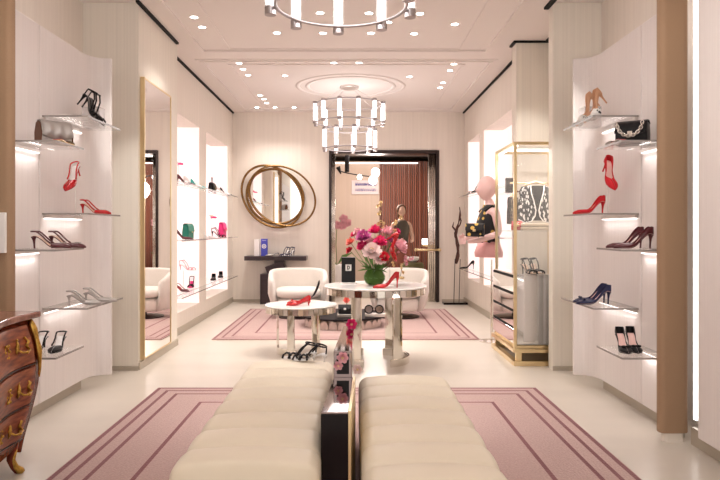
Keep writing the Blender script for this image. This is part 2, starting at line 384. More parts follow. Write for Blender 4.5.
# orchid by the left jamb
t = empty('orchid_plant', (-.30, 12.5, 0), label='tall orchid with pale pink blooms behind the left door jamb', cat='plant')
MB().lathe([(.14, 0), (.17, .3), (.16, .62), (.14, .62), (.001, .58)], 24).build('pot', 'white', t, smooth=True)
MB().tube([(0, 0, .58), (-.02, 0, 1.0), (0, 0, 1.35), (.10, 0, 1.5), (.22, 0, 1.42)], .008, 6).build('stem', mat('stem_green', (.10, .16, .04), .6), t, smooth=True)
M['petal_pale'] = mat('pale_pink_petal', (.88, .50, .56), .6); M['petal_hot'] = mat('hot_pink_petal', (.78, .04, .20), .6); M['petal_red'] = mat('red_petal', (.68, .02, .05), .6)
M['petal_white'] = mat('blush_white_petal', (.90, .72, .70), .6); M['petal_cream'] = mat('cream_petal', (.86, .66, .38), .6); M['petal_plum'] = mat('plum_petal', (.55, .10, .32), .6)
M['petal_coral'] = mat('coral_petal', (.85, .22, .18), .6)
M['leaf'] = mat('leaf_green', (.09, .20, .04), .5); M['twig'] = mat('twig_brown', (.12, .06, .03), .8)
def bloom_mb(r, seed=0, layers=4, ruffle=.25):
    """a rose / peony head: whorls of curved petals around the z axis"""
    rnd = random.Random(seed); m = MB()
    for L in range(layers):
        n = 4+L; rr = r*(.30+.70*(L+1)/layers); lift = r*(.95-.70*L/layers)
        for k in range(n):
            a = 2*PI*(k+L*.5)/n+rnd.uniform(-.15, .15); w = 3.3/n*2; rows = []
            for i in range(5):
                u = i/4; row = []
                for j in range(5):
                    v = (j/4-.5)*w*(math.sin(PI*min(u*.8+.12, 1))+.15); rad = rr*(u**.7)*(1+rnd.uniform(-ruffle, ruffle)*.12)
                    z = lift*(u**1.4)+(-.25*rr*u*u*(L/layers)); row.append((rad*math.cos(a+v), rad*math.sin(a+v), z))
                rows.append(row)
            m.loft(rows, closed=False)
    return m
for x, z in ((.13, 1.50), (.20, 1.42), (.02, 1.38), (.10, 1.36)):
    b = bloom_mb(.085, int(x*100), 2); b.xf(Matrix.Translation((x, -.03, z)) @ Matrix.Rotation(PI/2, 4, 'X')); b.build('bloom', 'petal_pale', t, smooth=True)
MB().add([(0, 0, .6), (.10, -.02, .8), (.30, 0, .85), (.12, .05, .72), (-.10, -.02, .8), (-.28, 0, .82), (-.12, .05, .70)], [(0, 1, 2, 3), (0, 6, 5, 4)]).build('leaf', 'leaf', t, solid=.006)

# ------------------------------------------------------------------ people / mannequin helper
def skin(name, joints, edges, m, parent=None, sub=2):
    me = bpy.data.meshes.new(name); me.from_pydata([j[0] for j in joints], edges, []); me.update()
    o = bpy.data.objects.new(name, me); COL.objects.link(o)
    if parent: o.parent = parent
    sk = o.modifiers.new('skin', 'SKIN'); sk.use_smooth_shade = True
    for i, j in enumerate(joints):
        r = j[1]; me.skin_vertices[0].data[i].radius = r if isinstance(r, tuple) else (r, r)
    me.skin_vertices[0].data[0].use_root = True
    o.modifiers.new('sub', 'SUBSURF').levels = sub; o.modifiers['sub'].render_levels = sub
    me.materials.append(M[m] if isinstance(m, str) else m); return o
def head_mb(r=.1):
    """head around origin, face to -Y; chin, brow, nose shaped"""
    m = MB(); n = 24; prof = []
    N = 18
    for i in range(N+1):
        ph = PI*i/N; row = []
        for k in range(n):
            th = 2*PI*k/n; x = math.sin(ph)*math.cos(th); y = math.sin(ph)*math.sin(th); z = -math.cos(ph)
            w = 1.0 if z > 0 else 1-.32*(z*z)          # narrower jaw
            X = x*.76*w; Y = y*(.95 if y > 0 else .93*(1-.05*abs(z))); Z = z*1.18
            if y > 0 and z < -.2: Y *= 1-.55*min(1, (-z-.2)/.8)      # nape
            f = max(0, -y)
            Y -= .24*math.exp(-((z+.18)/.15)**2-(x/.16)**2)*(f > .5)     # nose
            Y -= .08*math.exp(-((z+.48)/.10)**2-(x/.25)**2)*(f > .5)     # lips
            Y += .07*math.exp(-((z-.06)/.13)**2-((abs(x)-.36)/.18)**2)*(f > .4)  # eye sockets
            row.append((X*r, Y*r, Z*r))
        prof.append(row)
    m.loft(prof, closed=True, caps=False)
    for sx in (-1, 1): m.sph((sx*.77*r, .05*r, -.08*r), r*.17, 8, (.4, .8, 1.3))
    return m
# woman seen beyond the doorway
M['skin'] = mat('skin', (.66, .42, .32), .5); M['hair'] = mat('brown_hair', (.10, .045, .02), .6); M['dress'] = mat('dark_green_dress', (.07, .055, .04), .5); M['skirt'] = mat('brown_skirt', (.30, .09, .06), .6)
def woman(loc, rz):
    t = empty('person', loc, (0, 0, rz), 'person in a dark sleeveless top standing with one arm bent, seen through doorway', 'person')
    J = [((0, 0, .98), (.13, .10)), ((0, 0, 1.12), (.115, .085)), ((0, 0, 1.28), (.14, .095)), ((0, .01, 1.42), (.10, .065)), ((0, .01, 1.50), (.05, .05)), ((0, 0, 1.56), (.048, .05)),
         ((-.17, .01, 1.40), .048), ((-.23, .02, 1.15), .037), ((-.12, -.18, 1.08), .028), ((-.08, -.24, 1.08), .024),
         ((.17, .01, 1.40), .048), ((.24, .03, 1.15), .037), ((.18, -.16, 1.06), .028), ((.12, -.22, 1.06), .024),
         ((-.09, 0, .88), .085), ((-.10, -.01, .50), .055), ((-.10, .02, .28), .048), ((-.10, .02, .09), .03), ((-.10, -.10, .035), .028),
         ((.09, 0, .88), .085), ((.10, -.01, .50), .055), ((.10, .02, .28), .048), ((.10, .02, .09), .03), ((.10, -.10, .035), .028)]
    E = [(0, 1), (1, 2), (2, 3), (3, 4), (4, 5), (3, 6), (6, 7), (7, 8), (8, 9), (3, 10), (10, 11), (11, 12), (12, 13), (0, 14), (14, 15), (15, 16), (16, 17), (17, 18), (0, 19), (19, 20), (20, 21), (21, 22), (22, 23)]
    skin('body', J, E, 'skin', t)
    head_mb(.095).xf(Matrix.Translation((0, -.01, 1.655))).build('head', 'skin', t, smooth=True)
    h = MB().sph((0, .02, 1.69), .105, 14, (.92, .98, 1.0)); h.v = [v if not (v[1] < -.035 and v[2] < 1.74) else (v[0], -.035, v[2]) for v in h.v]
    h.sph((0, .085, 1.60), .06, 10, (1.1, .7, 1.6)); h.build('hair', 'hair', t, smooth=True)
    for sx, x0, y0, z0 in ((-1, -.07, -.25, 1.08), (1, .11, -.235, 1.06)):
        g = MB()
        for q in range(4): g.tube([(x0+.0, y0, z0+.02-.013*q), (x0+.0, y0-.045, z0+.018-.013*q), (x0-.02*sx, y0-.075+.006*abs(q-1), z0+.01-.013*q)], [.009, .008, .006], 6)
        g.tube([(x0, y0+.01, z0+.02), (x0-.015*sx, y0-.02, z0+.045)], [.01, .007], 6); g.build('fingers', 'skin', t, smooth=True)
    d = MB(); d.loft([[(a*math.cos(w), b*math.sin(w), z) for w in [2*PI*k/24 for k in range(24)]] for a, b, z in ((.135, .105, 1.0), (.130, .10, 1.08), (.15, .115, 1.2), (.155, .125, 1.30), (.15, .105, 1.38), (.12, .085, 1.44), (.085, .065, 1.47))], caps=False)
    d.build('top', 'dress', t, smooth=True, solid=.006)
    d = MB(); d.loft([[(a*math.cos(w)*(1+.03*math.cos(8*w)), b*math.sin(w)*(1+.03*math.cos(8*w)), z) for w in [2*PI*k/48 for k in range(48)]] for a, b, z in ((.14, .11, 1.03), (.175, .14, .88), (.19, .16, .65), (.21, .18, .45))], caps=False)
    d.build('skirt', 'skirt', t, smooth=True, solid=.006)
woman((.97, 12.9, 0), .25)

# ------------------------------------------------------------------ rugs
def rug(x0, x1, y0, y1, label):
    hx, hy = (x1-x0)/2, (y1-y0)/2
    o = MB().box(-hx, hx, -hy, hy, 0, .012).build('rug', rug_mat('striped_rug_pile', hx, hy), loc=((x0+x1)/2, (y0+y1)/2, .001), bevel=.004)
    tag(o, label, 'rug', 'pink bordered rugs')
rug(-1.58, 1.49, 1.2, 5.28, 'large dusty pink rug with maroon line border running under the benches')
rug(-1.65, 1.49, 7.60, 10.50, 'dusty pink rug with maroon line border in front of the far armchairs')

# ------------------------------------------------------------------ benches and the mirrored divider
def bench(x0, x1, y0, y1, label, n):
    t = empty('bench', ((x0+x1)/2, y0, 0), label=label, cat='bench', group='tufted leather benches'); w = (x1-x0)/2; L = y1-y0
    secs = []; z0, z1 = .13, .425
    K = n*18
    for i in range(K+1):
        v = i/K; y = L*v; ph = (v*n) % 1.0; puff = (abs(math.sin(PI*v*n)))**.42; e = min(v*L, (1-v)*L)
        end = 1-(1-min(1, e/.05))**2
        sh = .026*(1-puff); shx = .005*(1-puff)
        hx = w-shx-(1-end)*.03; top = z1-sh-(1-end)*.05+.0; bot = z0+(1-end)*.01
        row = []; r = .06
        for (cx, cz, a0) in ((hx-r, top-r, 0), (-hx+r, top-r, 90), (-hx+.02, bot+.02, 180), (hx-.02, bot+.02, 270)):
            rr = r if a0 < 180 else .02
            for q in range(7):
                a = math.radians(a0+q*15); x = cx+rr*math.cos(a); z = cz+rr*math.sin(a)
                row.append((x, y, z))
            if a0 == 0:
                for q in range(1, 8):
                    u = q/8; x = (hx-r)*(1-2*u); row.append((x, y, top+.012*(1-(2*u-1)**2)))
        secs.append(row)
    MB().loft(secs).build('cushion', 'leather', t, smooth=True)
    MB().box(-w+.05, w-.05, .06, L-.06, .012, .135).build('base', 'kick', t, bevel=.005)
    return t
bench(-.690, -.125, 2.39, 4.37, 'cream channel-tufted leather bench left of the dark mirrored divider', 8)
bench(.035, .568, 2.20, 3.92, 'cream channel-tufted leather bench right of the dark mirrored divider', 7)
# divider console: black lacquer body, smoked mirror top, brass strip, upright mirrored slab behind
t = empty('display_divider', (0, 0, 0), label='narrow black divider with smoked mirror top and brass edge between the benches', cat='console')
ya, yb = 2.65, 3.27
poly = [(-.13, ya), (-.018, ya), (.002, yb), (-.095, yb)]
MB().prism(poly, .012, .545).build('body', 'blacklac', t, bevel=.003)
MB().prism([(a, b+.0) for a, b in poly], .545, .553).build('top', 'dark_mirror', t, bevel=.002)
MB().prism([(-.0175, ya), (-.006, ya), (.014, yb), (.0025, yb)], .012, .557).build('brass_strip', 'gold', t)
t = empty('mirrored_display', (0, 0, 0), label='tall smoked mirror display slab standing behind the black divider top', cat='display stand')
MB().prism([(-.096, yb+.003), (-.002, yb+.003), (.010, yb+.85), (-.060, yb+.85)], .012, .685).build('slab', 'dark_mirror', t, bevel=.003)
MB().prism([(-.080, yb+.0005), (-.018, yb+.0005), (-.018, yb+.0025), (-.080, yb+.0025)], .57, .67).build('front_inset', 'blacklac', t)
def small_flower(p, r, mt, label, rotx=PI/2):
    t = empty('flower', p, (rotx, 0, 0), label, 'flower'); bloom_mb(r, int(p[0]*1000), 3).build('petals', mt, t, smooth=True); MB().sph((0, 0, r*.5), r*.22).build('centre', 'petal_cream', t, smooth=True)
small_flower((-.050, 3.262, .655), .030, 'petal_pale', 'pink blossom low on the mirrored slab between the benches')
small_flower((-.072, 3.262, .615), .024, 'petal_pale', 'second pink blossom lower left on the mirrored slab between the benches')
small_flower((-.006, 4.0, .715), .035, 'petal_hot', 'magenta blossom on top of the mirrored display slab')
small_flower((.024, 3.25, .60), .026, 'petal_white', 'white blossom at the brass edge beside the right bench')

# ------------------------------------------------------------------ round display tables
def crescent(r0, r1, a0, a1, n=24):
    return [(r1*math.cos(a0+(a1-a0)*i/n), r1*math.sin(a0+(a1-a0)*i/n)) for i in range(n+1)]+[(r0*math.cos(a1-(a1-a0)*i/n), r0*math.sin(a1-(a1-a0)*i/n)) for i in range(n+1)]
def round_table(c, R, h, label, arcs, lw):
    t = empty('round_table', (*c, 0), label=label, cat='table', group='white topped round tables')
    MB().lathe([(R-.012, h-.018), (R, h-.012), (R, h-.004), (R-.006, h), (.001, h)], 72).build('tabletop', 'top_white', t)
    m = MB(); nb = 44                                   # faceted mirrored apron
    for i in range(nb):
        a0, a1 = 2*PI*(i+.04)/nb, 2*PI*(i+.96)/nb; rr = R-.010; zz = h-.019; z2 = h-.019-.062
        m.add([(rr*math.cos(a0), rr*math.sin(a0), zz), (rr*math.cos(a1), rr*math.sin(a1), zz), (rr*math.cos(a1), rr*math.sin(a1), z2), (rr*math.cos(a0), rr*math.sin(a0), z2),
               ((rr-.02)*math.cos(a0), (rr-.02)*math.sin(a0), zz), ((rr-.02)*math.cos(a1), (rr-.02)*math.sin(a1), zz), ((rr-.02)*math.cos(a1), (rr-.02)*math.sin(a1), z2), ((rr-.02)*math.cos(a0), (rr-.02)*math.sin(a0), z2)],
              [(0, 1, 2, 3), (7, 6, 5, 4), (0, 4, 5, 1), (1, 5, 6, 2), (2, 6, 7, 3), (3, 7, 4, 0)])
    m.build('apron', 'chrome', t)
    MB().lathe([(.001, h-.019), (R-.035, h-.019), (R-.035, h-.070), (.001, h-.070)], 48).build('underframe', 'chrome_soft', t)
    for a in arcs:
        n = 6; m = MB(); m.prism(crescent(R*.62, R*.62+.022, a-lw/2, a+lw/2, n), .07, h-.07); m.build('leg', 'chrome', t, bevel=.002)
    for a0, a1 in ((arcs[0]-.25, arcs[1]+.25), (arcs[2]-.25, arcs[3]+.25)):
        MB().prism(crescent(R*.62, R*.62+.022, a0, a1), 0, .07).build('foot_band', 'chrome', t, bevel=.002)
    return t
DG = math.radians
tl = round_table((-.544, 6.85), .38, .51, 'low white-topped round table with steel legs holding the red shoes', (DG(190), DG(250), DG(310), DG(410)), .30)
tr = round_table((.225, 6.40), .505, .75, 'tall white-topped round table with steel legs holding the flower vase', (DG(125), DG(234), DG(308), DG(420)), .34)
# low black coffee table behind
t = empty('coffee_table', (-.13, 8.75, 0), label='low round coffee table with black top and scalloped pale mirrored drum base', cat='coffee table')
MB().lathe([(.57, .135), (.585, .140), (.585, .155), (.575, .16), (.001, .16)], 64).build('tabletop', mat('matt_black_top', (.012, .008, .009), .6, spec=.1), t)
m = MB(); n = 26; R = .50
m.lathe([(R-.04, .012), (R-.04, .135)], 48)
for i in range(n):
    a = 2*PI*i/n; p = []
    for q in range(9):
        th = PI*q/8; p.append((.058*math.cos(th), .055+.065*math.sin(th)))
    p = [(.058, .012)]+p+[(-.058, .012)]
    mm = MB().prism(p, -.008, .012, 'y'); mm.xf(Matrix.Rotation(a, 4, 'Z') @ Matrix.Translation((0, -R, 0))); m.add(mm.v, mm.f)
m.build('scalloped_base', mat('pale_lacquer', (.78, .66, .60), .25, .2), t, bevel=.003)

# ------------------------------------------------------------------ tub armchairs
def armchair(loc, rz, label, w=.44):
    t = empty('armchair', loc, (0, 0, rz), label, 'armchair', 'white tub armchairs')
    pts = []; r0 = w; N = 30
    for i in range(N+1):                                   # back shell opening towards -Y
        a = math.radians(-38+256*i/N); sq = 1/ (abs(math.cos(a))**3.2+abs(math.sin(a))**3.2)**(1/3.2)
        pts.append((r0*sq*math.cos(a), r0*.88*sq*math.sin(a), i/N))
    secs = []
    for x, y, u in pts:
        l = math.hypot(x, y); nx, ny = x/l, y/l; top = .70-.16*abs(2*u-1)**3.0; th = .085; row = []
        for q in range(16):
            ang = 2*PI*q/16; cx = math.cos(ang); sz = math.sin(ang)
            ex = (abs(cx)**.5)*(1 if cx > 0 else -1); ez = (abs(sz)**.45)*(1 if sz > 0 else -1)
            zc = (top+.10)/2; hz = (top-.10)/2
            z = zc+ez*hz; taper = 1-.16*max(0, (zc-z)/hz)
            row.append((x*taper-nx*th*.5+nx*ex*th*.5, y*taper-ny*th*.5+ny*ex*th*.5, z))
        secs.append(row)
    MB().loft(secs).build('back_shell', 'boucle', t, smooth=True)
    def puck(rx, ry, z0, z1, nm, yo=0, mt='boucle'):
        s = []
        for rr, z in ((.80, z0), (.96, z0+.02), (1, z0+.05), (1, z1-.05), (.96, z1-.015), (.82, z1), (.3, z1+.008)):
            row = []
            for q in range(36):
                a = 2*PI*q/36; e = 1/(abs(math.cos(a))**3+abs(math.sin(a))**3)**(1/3); row.append((rx*rr*e*math.cos(a), yo+ry*rr*e*math.sin(a), z))
            s.append(row)
        MB().loft(s).build(nm, mt, t, smooth=True)
    puck(.325, .34, .30, .43, 'seat_cushion', -.045); puck(.31, .31, .10, .295, 'seat_base', -.03)
    MB().lathe([(.30, 0), (.30, .012), (.06, .02), (.05, .10), (.001, .10)], 40).build('swivel_base', 'darkwood', t)
armchair((-.80, 9.55, .013), .10, 'white rounded tub armchair left, in front of the dark console')
armchair((.68, 9.55, .013), -.15, 'white rounded tub armchair right, behind the flower vase table')

# ------------------------------------------------------------------ console with tilted block legs, items, twig sculpture
yb_ = BACK-.20
t = empty('console_table', (0, yb_, 0), label='dark wood wall console with tilted block leg under the oval mirror', cat='console')
zc = .83
MB().box(-1.87, -.80, -.17, .185, zc-.075, zc).build('top', 'darkwood', t, bevel=.004)
def tilted(cx, cz, w, h, a, d0, d1): 
    mm = MB().box(-w/2, w/2, d0, d1, -h/2, h/2); mm.xf(Matrix.Translation((cx, 0, cz)) @ Matrix.Rotation(a, 4, 'Y')); return mm
tilted(-1.33, .605, .33, .20, -.35, -.14, .14).build('leg_block', 'darkwood', t, bevel=.004)
tilted(-1.27, .715, .18, .09, 0, -.10, .10).build('leg_neck', 'darkwood', t, bevel=.004)
tilted(-1.50, .26, .20, .52, 0, -.14, .14).build('leg_foot', 'darkwood', t, bevel=.004)
def boxitem(name, loc, s, mt, label, cat, extra=None, rz=0):
    t = empty(name, loc, (0, 0, rz), label, cat); MB().box(-s[0]/2, s[0]/2, -s[1]/2, s[1]/2, 0, s[2]).build('body', mt, t, bevel=.004)
    if extra: extra(t)
    return t
def blue_face(t):
    m = MB(); m.tube([(.032*math.cos(2*PI*i/20), -.042, .17+.032*math.sin(2*PI*i/20)) for i in range(20)], .008, 6, closed=True); m.box(-.012, .012, -.047, -.040, .155, .185)
    m.box(-.035, .035, -.0415, -.040, .27, .275); m.build('emblem', 'white', t)
boxitem('perfume_box', (-1.54, yb_-.03, zc), (.11, .08, .30), 'blue', 'cobalt blue upright box with white round emblem on the dark console', 'box', blue_face)
boxitem('white_box', (-1.67, yb_-.01, zc), (.09, .07, .29), 'white', 'plain white upright box left of the blue box on the console', 'box')

t = empty('oval_mirror', (0, BACK-.03, 0), label='oval wall mirror in three interlaced antique gold rings above the console', cat='mirror')
k = 11.5/F
def E(cx, cy, a, b, deg): return ell((cx-CX)*k, 1.3-(cy-CY)*k, a*k, b*k, math.radians(deg))
MB().prism(E(275.2, 196.2, 28.5, 26, -35), -.005, .012, 'y').build('mirror_glass', 'mirror', t)
def ring(cx, cy, a, b, deg, r, yo, w): 
    p = E(cx, cy, a, b, deg); n = len(p)
    return MB().tube([(x, yo+w*math.sin(2*PI*i/n*2), z) for i, (x, z) in enumerate(p)], r, 8, closed=True)
for args in ((275, 196.3, 29.5, 26.5, -35, .020, -.03, 0), (272, 196.5, 34, 27, -47, .020, -.055, .02), (282, 196, 35, 28, -30, .017, -.075, .02)):
    ring(*args).build('gold_ring', 'goldleaf', t, smooth=True)

t = empty('twig_sculpture', ((455-CX)*11.25/F, 11.25, 0), label='gnarled dark branch sculpture on two thin rods by the right back corner', cat='sculpture')
MB().box(-.21, .21, -.10, .10, 0, .035).build('base', 'blacklac', t, bevel=.003)
for x in (-.02, .07): MB().cyl((x, 0, .035), (x+.02, 0, .78), .006, n=8).build('rod', 'bronze', t)
m = MB(); random.seed(11)
path = []; rad = []
for i in range(15):
    u = i/14; path.append((.02+.022*math.sin(u*9)+.05*u, .02*math.cos(u*11), .70+u*.98)); rad.append(.022+.016*abs(math.sin(u*13))-.022*u)
m.tube(path, rad, 8)
path2 = [(p[0]-.028*math.cos(i*1.1), p[1]+.03*math.sin(i*1.3), p[2]-.03) for i, p in enumerate(path[2:13])]
m.tube(path2, [.012]*len(path2), 6)
m.tube([path[8], (path[8][0]-.07, 0, path[8][2]+.08), (path[8][0]-.05, 0, path[8][2]+.16)], [.02, .014, .006], 6)
m.build('branch', mat('dark_bark', (.10, .04, .03), .6, noise=.5, nscale=30), t, smooth=True)

# ------------------------------------------------------------------ wall mirror on the left
t = empty('wall_mirror', (LM, 0, 0), label='full height gold framed mirror leaning flat on the left wall', cat='mirror')
t['label'] = 'full height gold framed rectangular mirror on the left wall'
MB().box(.002, .030, 6.04, 6.93, .10, 2.70).build('mirror_glass', 'mirror', t)
m = MB(); m.box(.001, .044, 6.022, 6.04, .088, 2.712); m.box(.001, .036, 6.93, 6.942, .088, 2.712); m.box(.001, .036, 6.04, 6.93, .088, .10); m.box(.001, .036, 6.04, 6.93, 2.70, 2.712)
m.build('frame', 'gold', t, bevel=.003)
# plaque on left column
tag(MB().box(-2.22, -2.100, 3.925, 3.949, 1.155, 1.40).build('wall_plaque', 'white', bevel=.003), 'blank cream rectangular plaque on the tan left column', 'plaque')

# ------------------------------------------------------------------ glass shelves
def shelf(X, sg, y0, y1, z, label, wd=.315, xl=None):
    t = empty('glass_shelf', (X, (y0+y1)/2, z), label=label, cat='shelf'); L = (y1-y0)/2
    a, b = sorted((sg*.003, sg*wd)); MB().box(a, b, -L, L, -.012, 0).build('glass_pane', 'glass', t)
    m = MB(); e0, e1 = sorted((sg*wd, sg*(wd+.004))); m.box(e0, e1, -L, L, -.012, 0); m.box(a, b, -L-.004, -L, -.012, 0); m.build('polished_edge', 'glass_edge', t)
    a, b = sorted((sg*.003, sg*.022)); MB().box(a, b, -L+.01, L-.01, -.034, -.0125).build('bracket', 'chrome_soft', t)
    a, b = sorted((sg*.006, sg*.020)); MB().box(a, b, -L+.02, L-.02, -.040, -.0345).build('light_strip', 'led', t)
    if sg: light('shelf_light', 'AREA', (sg*.03, 0, -.045), .45, (1, .93, .90), t, (0, sg*-.5, 0), shape='RECTANGLE', size=.02, size_y=L*1.8)
SH = {}
for side, X, sg in (('left', PL, 1), ('right', PR, -1)):
    for nm, y0, y1, z, d in (('a', 4.54, 5.18, 2.095, 'highest glass shelf, far column, %s wall'), ('c', 4.54, 5.18, 1.412, 'middle glass shelf, far column, %s wall'), ('e', 4.54, 5.24, .748, 'lowest glass shelf, far column, %s wall'),
                             ('b', 4.06, 4.48, 1.856, 'highest glass shelf, near column, %s wall'), ('d', 4.06, 4.48, 1.172, 'middle glass shelf, near column, %s wall'), ('f', 4.06, 4.48, .497, 'lowest glass shelf, near column, %s wall')):
        shelf(X, sg, y0, y1, z, d % side); SH[side[0]+nm] = z
# long shelves across the far niches
for X, sg, side, zs, y0, y1 in ((LF, 1, 'left', (1.86, 1.165, .49), 7.60, 11.3), (RF, -1, 'right', (1.86, 1.19, .62), 7.92, 11.3)):
    for z, w in zip(zs, ('top', 'middle', 'bottom')):
        t = empty('glass_shelf', (X, 0, z), label='%s long glass shelf running through the %s backlit niches' % (w, side), cat='shelf')
        a, b = sorted((sg*.002, sg*.14)); MB().box(a, b, y0, y1, -.012, 0).build('glass_pane', 'glass', t)
        e0, e1 = sorted((sg*.14, sg*.144)); MB().box(e0, e1, y0, y1, -.012, 0).build('polished_edge', 'glass_edge', t)
        for s, e in ((7.72, 9.09), (9.51, 11.15)) if sg > 0 else ((7.92, 9.88), (10.22, 11.22)):
            a, b = sorted((-sg*.298, sg*.001)); MB().box(a, b, s, e, -.012, 0).build('inner_pane', 'glass', t)

# ------------------------------------------------------------------ shoes
def sm(a, b, x): x = max(0, min(1, (x-a)/(b-a))); return x*x*(3-2*x)
def lerp_tab(tab, x):
    for (a, u), (b, v) in zip(tab, tab[1:]):
        if x <= b: return u+(v-u)*(x-a)/(b-a)
    return tab[-1][1]
WT = [(0, .020), (.06, .028), (.2, .029), (.42, .025), (.62, .036), (.74, .041), (.86, .033), (.95, .017), (1, .004)]
UT = [(0, .052), (.08, .050), (.2, .036), (.42, .020), (.56, .018), (.66, .030), (.8, .028), (.92, .018), (1, .006)]
LEN = .245
def solez(t, hh): return .006+hh*(1-sm(.10, .70, t))-.006*sm(0, .1, .1-t)
def yof(t, hh): return LEN*(t*(1-.18*hh/.1*(1-sm(.5, .8, t)))+.0)
SHOES = {}
def shoe_parts(kind, hh, mu, ms, mi, root):
    N = 26
    def strip(m, ts, wf, dz, th):
        secs = []
        for t in ts:
            w = lerp_tab(WT, t)*wf; z = solez(t, hh)+dz; y = yof(t, hh); secs.append([(-w, y, z), (0, y, z-.001), (w, y, z), (w, y, z+th), (0, y, z+th-.001), (-w, y, z+th)])
        m.loft(secs)
    TS = [i/N for i in range(N+1)]
    m = MB(); strip(m, TS, 1.0, -.005, .005); m.build('sole', ms, root, smooth=False)
    m = MB(); strip(m, TS[:-2], .90, .0005, .003); m.build('insole', mi, root)
    # heel
    if hh > .02:
        z = solez(.06, hh)-.004; y = yof(.07, hh); secs = []
        for u, r in ((0, .018), (.12, .013), (.3, .0085), (.6, .006), (.9, .0055), (1, .0065)):
            secs.append([(r*math.cos(2*PI*q/10), y-.004+.004*u-r*.1+r*math.sin(2*PI*q/10), z*(1-u)) for q in range(10)])
        MB().loft(secs).build('heel', ms if kind == 'sandal' else mu, root, smooth=True)
    t0 = {'pump': 0, 'sling': .56, 'mule': .50, 'flat': 0, 'sandal': 2}[kind]
    if t0 < 1:
        secs = []
        for t in TS:
            if t < t0: continue
            w = lerp_tab(WT, t); u = lerp_tab(UT, t)*(1 if hh > .02 else .8); o = 1-sm(.58, .66, t) if kind in ('pump', 'flat') else (1-sm(t0, t0+.07, t))
            z = solez(t, hh); y = yof(t, hh); half = [(w*max(o, .001)*.93, u), (w*(o*.93+(1-o)*.55), u*.93 if o < .5 else u*.8), (w*1.0, u*.5), (w*1.02, u*.2), (w*.96, 0)]
            secs.append([(x, y, z+q) for x, q in half]+[(-x, y, z+q) for x, q in half[::-1]])
        m = MB(); m.loft(secs, closed=False); 
        # back seam closes the heel cup
        if kind in ('pump', 'flat'):
            a = secs[0]; m.loft([[p for p in a], [(p[0]*.45, p[1]-.007, p[2]) for p in a]], closed=False); b = [(p[0]*.45, p[1]-.007, p[2]) for p in a]
            m.add(b, [(i, i+1, 8-i, 9-i) for i in range(4)])
        m.build('upper', mu, root, smooth=True, solid=.0022, sub=1)
    def strap(pts, r=.0055): return MB().tube(pts, r, 6)
    if kind == 'sling':
        w = lerp_tab(WT, .58); y = yof(.58, hh); z = solez(.58, hh)+.020; zh = hh+.036
        side = [(lerp_tab(WT, q)*1.02, yof(q, hh), solez(q, hh)+.020+.012*(.56-q)/.4) for q in (.48, .36, .24, .16)]
        pts = [(-w, y, z)]+[(-a, b, c) for a, b, c in side]+[(.031*math.cos(a), .030+.036*math.sin(a), zh) for a in [math.radians(200-(-1)*0+q*(-0)+q*20) for q in range(8)] if math.sin(a) < .25]+[(a, b, c) for a, b, c in side[::-1]]+[(w, y, z)]
        strap(pts).build('strap', mu, root, smooth=True)
    if kind == 'sandal':
        for q, t in enumerate((.60, .68, .76, .84)):
            w = lerp_tab(WT, t)*1.02; z = solez(t, hh); y = yof(t, hh); dy = .018*(-1)**q
            strap([(-w, y-dy, z), (-w*.8, y-dy*.6, z+.022), (0, y, z+.032), (w*.8, y+dy*.6, z+.022), (w, y+dy, z)], .007).build('strap', mu, root, smooth=True)
        zh = hh+.060
        strap([(.030*math.cos(2*PI*k/16), .035+.035*math.sin(2*PI*k/16), zh+.008*math.sin(2*PI*k/16)) for k in range(16)]+[(.030, .035, zh)], .0055).build('ankle_strap', mu, root, smooth=True)
        strap([(.0, .002, hh+.005), (0, -.002, zh-.02), (0, .001, zh-.006)], .005).build('heel_strap', mu, root, smooth=True)
        for sx in (-1, 1): strap([(sx*.028, .05, zh+.006), (sx*.030, .09, hh*.75+.045), (sx*.026, yof(.58, hh), solez(.58, hh)+.015)], .0058).build('side_strap', mu, root, smooth=True)
def shoe(loc, rot, label, kind='pump', hh=.085, mu='red', ms=None, mi='beige', sc=1., group=None, extra=None, name=None):
    ms = ms or mu; key = (kind, hh, mu, ms, mi, extra)
    nm = name or {'pump': 'high_heel_pump', 'sling': 'slingback_shoe', 'mule': 'mule_shoe', 'flat': 'flat_shoe', 'sandal': 'strappy_sandal'}[kind]
    if key in SHOES: r = dup(SHOES[key]); r.name = nm
    else:
        r = empty(nm); shoe_parts(kind, hh, mu, ms, mi, r); SHOES[key] = r
        if extra == 'bow':
            z = solez(.80, hh)+.030; y = yof(.78, hh); m = MB()
            for sx in (-1, 1): m.sph((sx*.016, y, z+.004), .014, 8, (1.2, .7, .6))
            m.sph((0, y, z+.005), .007, 8); m.build('bow', mu, r, smooth=True)
        if extra == 'buckle':
            z = solez(.80, hh)+.031; y = yof(.78, hh); m = MB(); m.tube([(-.018, y-.012, z), (.018, y-.012, z), (.018, y+.012, z), (-.018, y+.012, z)], .003, 6, closed=True); m.build('buckle', 'silver', r)
    r.location = loc; r.rotation_euler = rot; r.scale = (sc,)*3
    for q in ('group',):
        if q in r: del r[q]
    return tag(r, label, 'shoe', group)
R = math.radians
def toe(deg): return (0, 0, R(deg-90))      # deg: direction of the toe in the floor plane, 0 = +x
def stand(loc, h, label, w=.05, lean=0):
    t = empty('shoe_stand', loc, label=label, cat='display stand'); MB().box(-w, w, -w, w, 0, .004).build('base', 'chrome_soft', t); MB().cyl((0, 0, .004), (lean, 0, h), .0035, n=8).build('rod', 'chrome_soft', t); return t

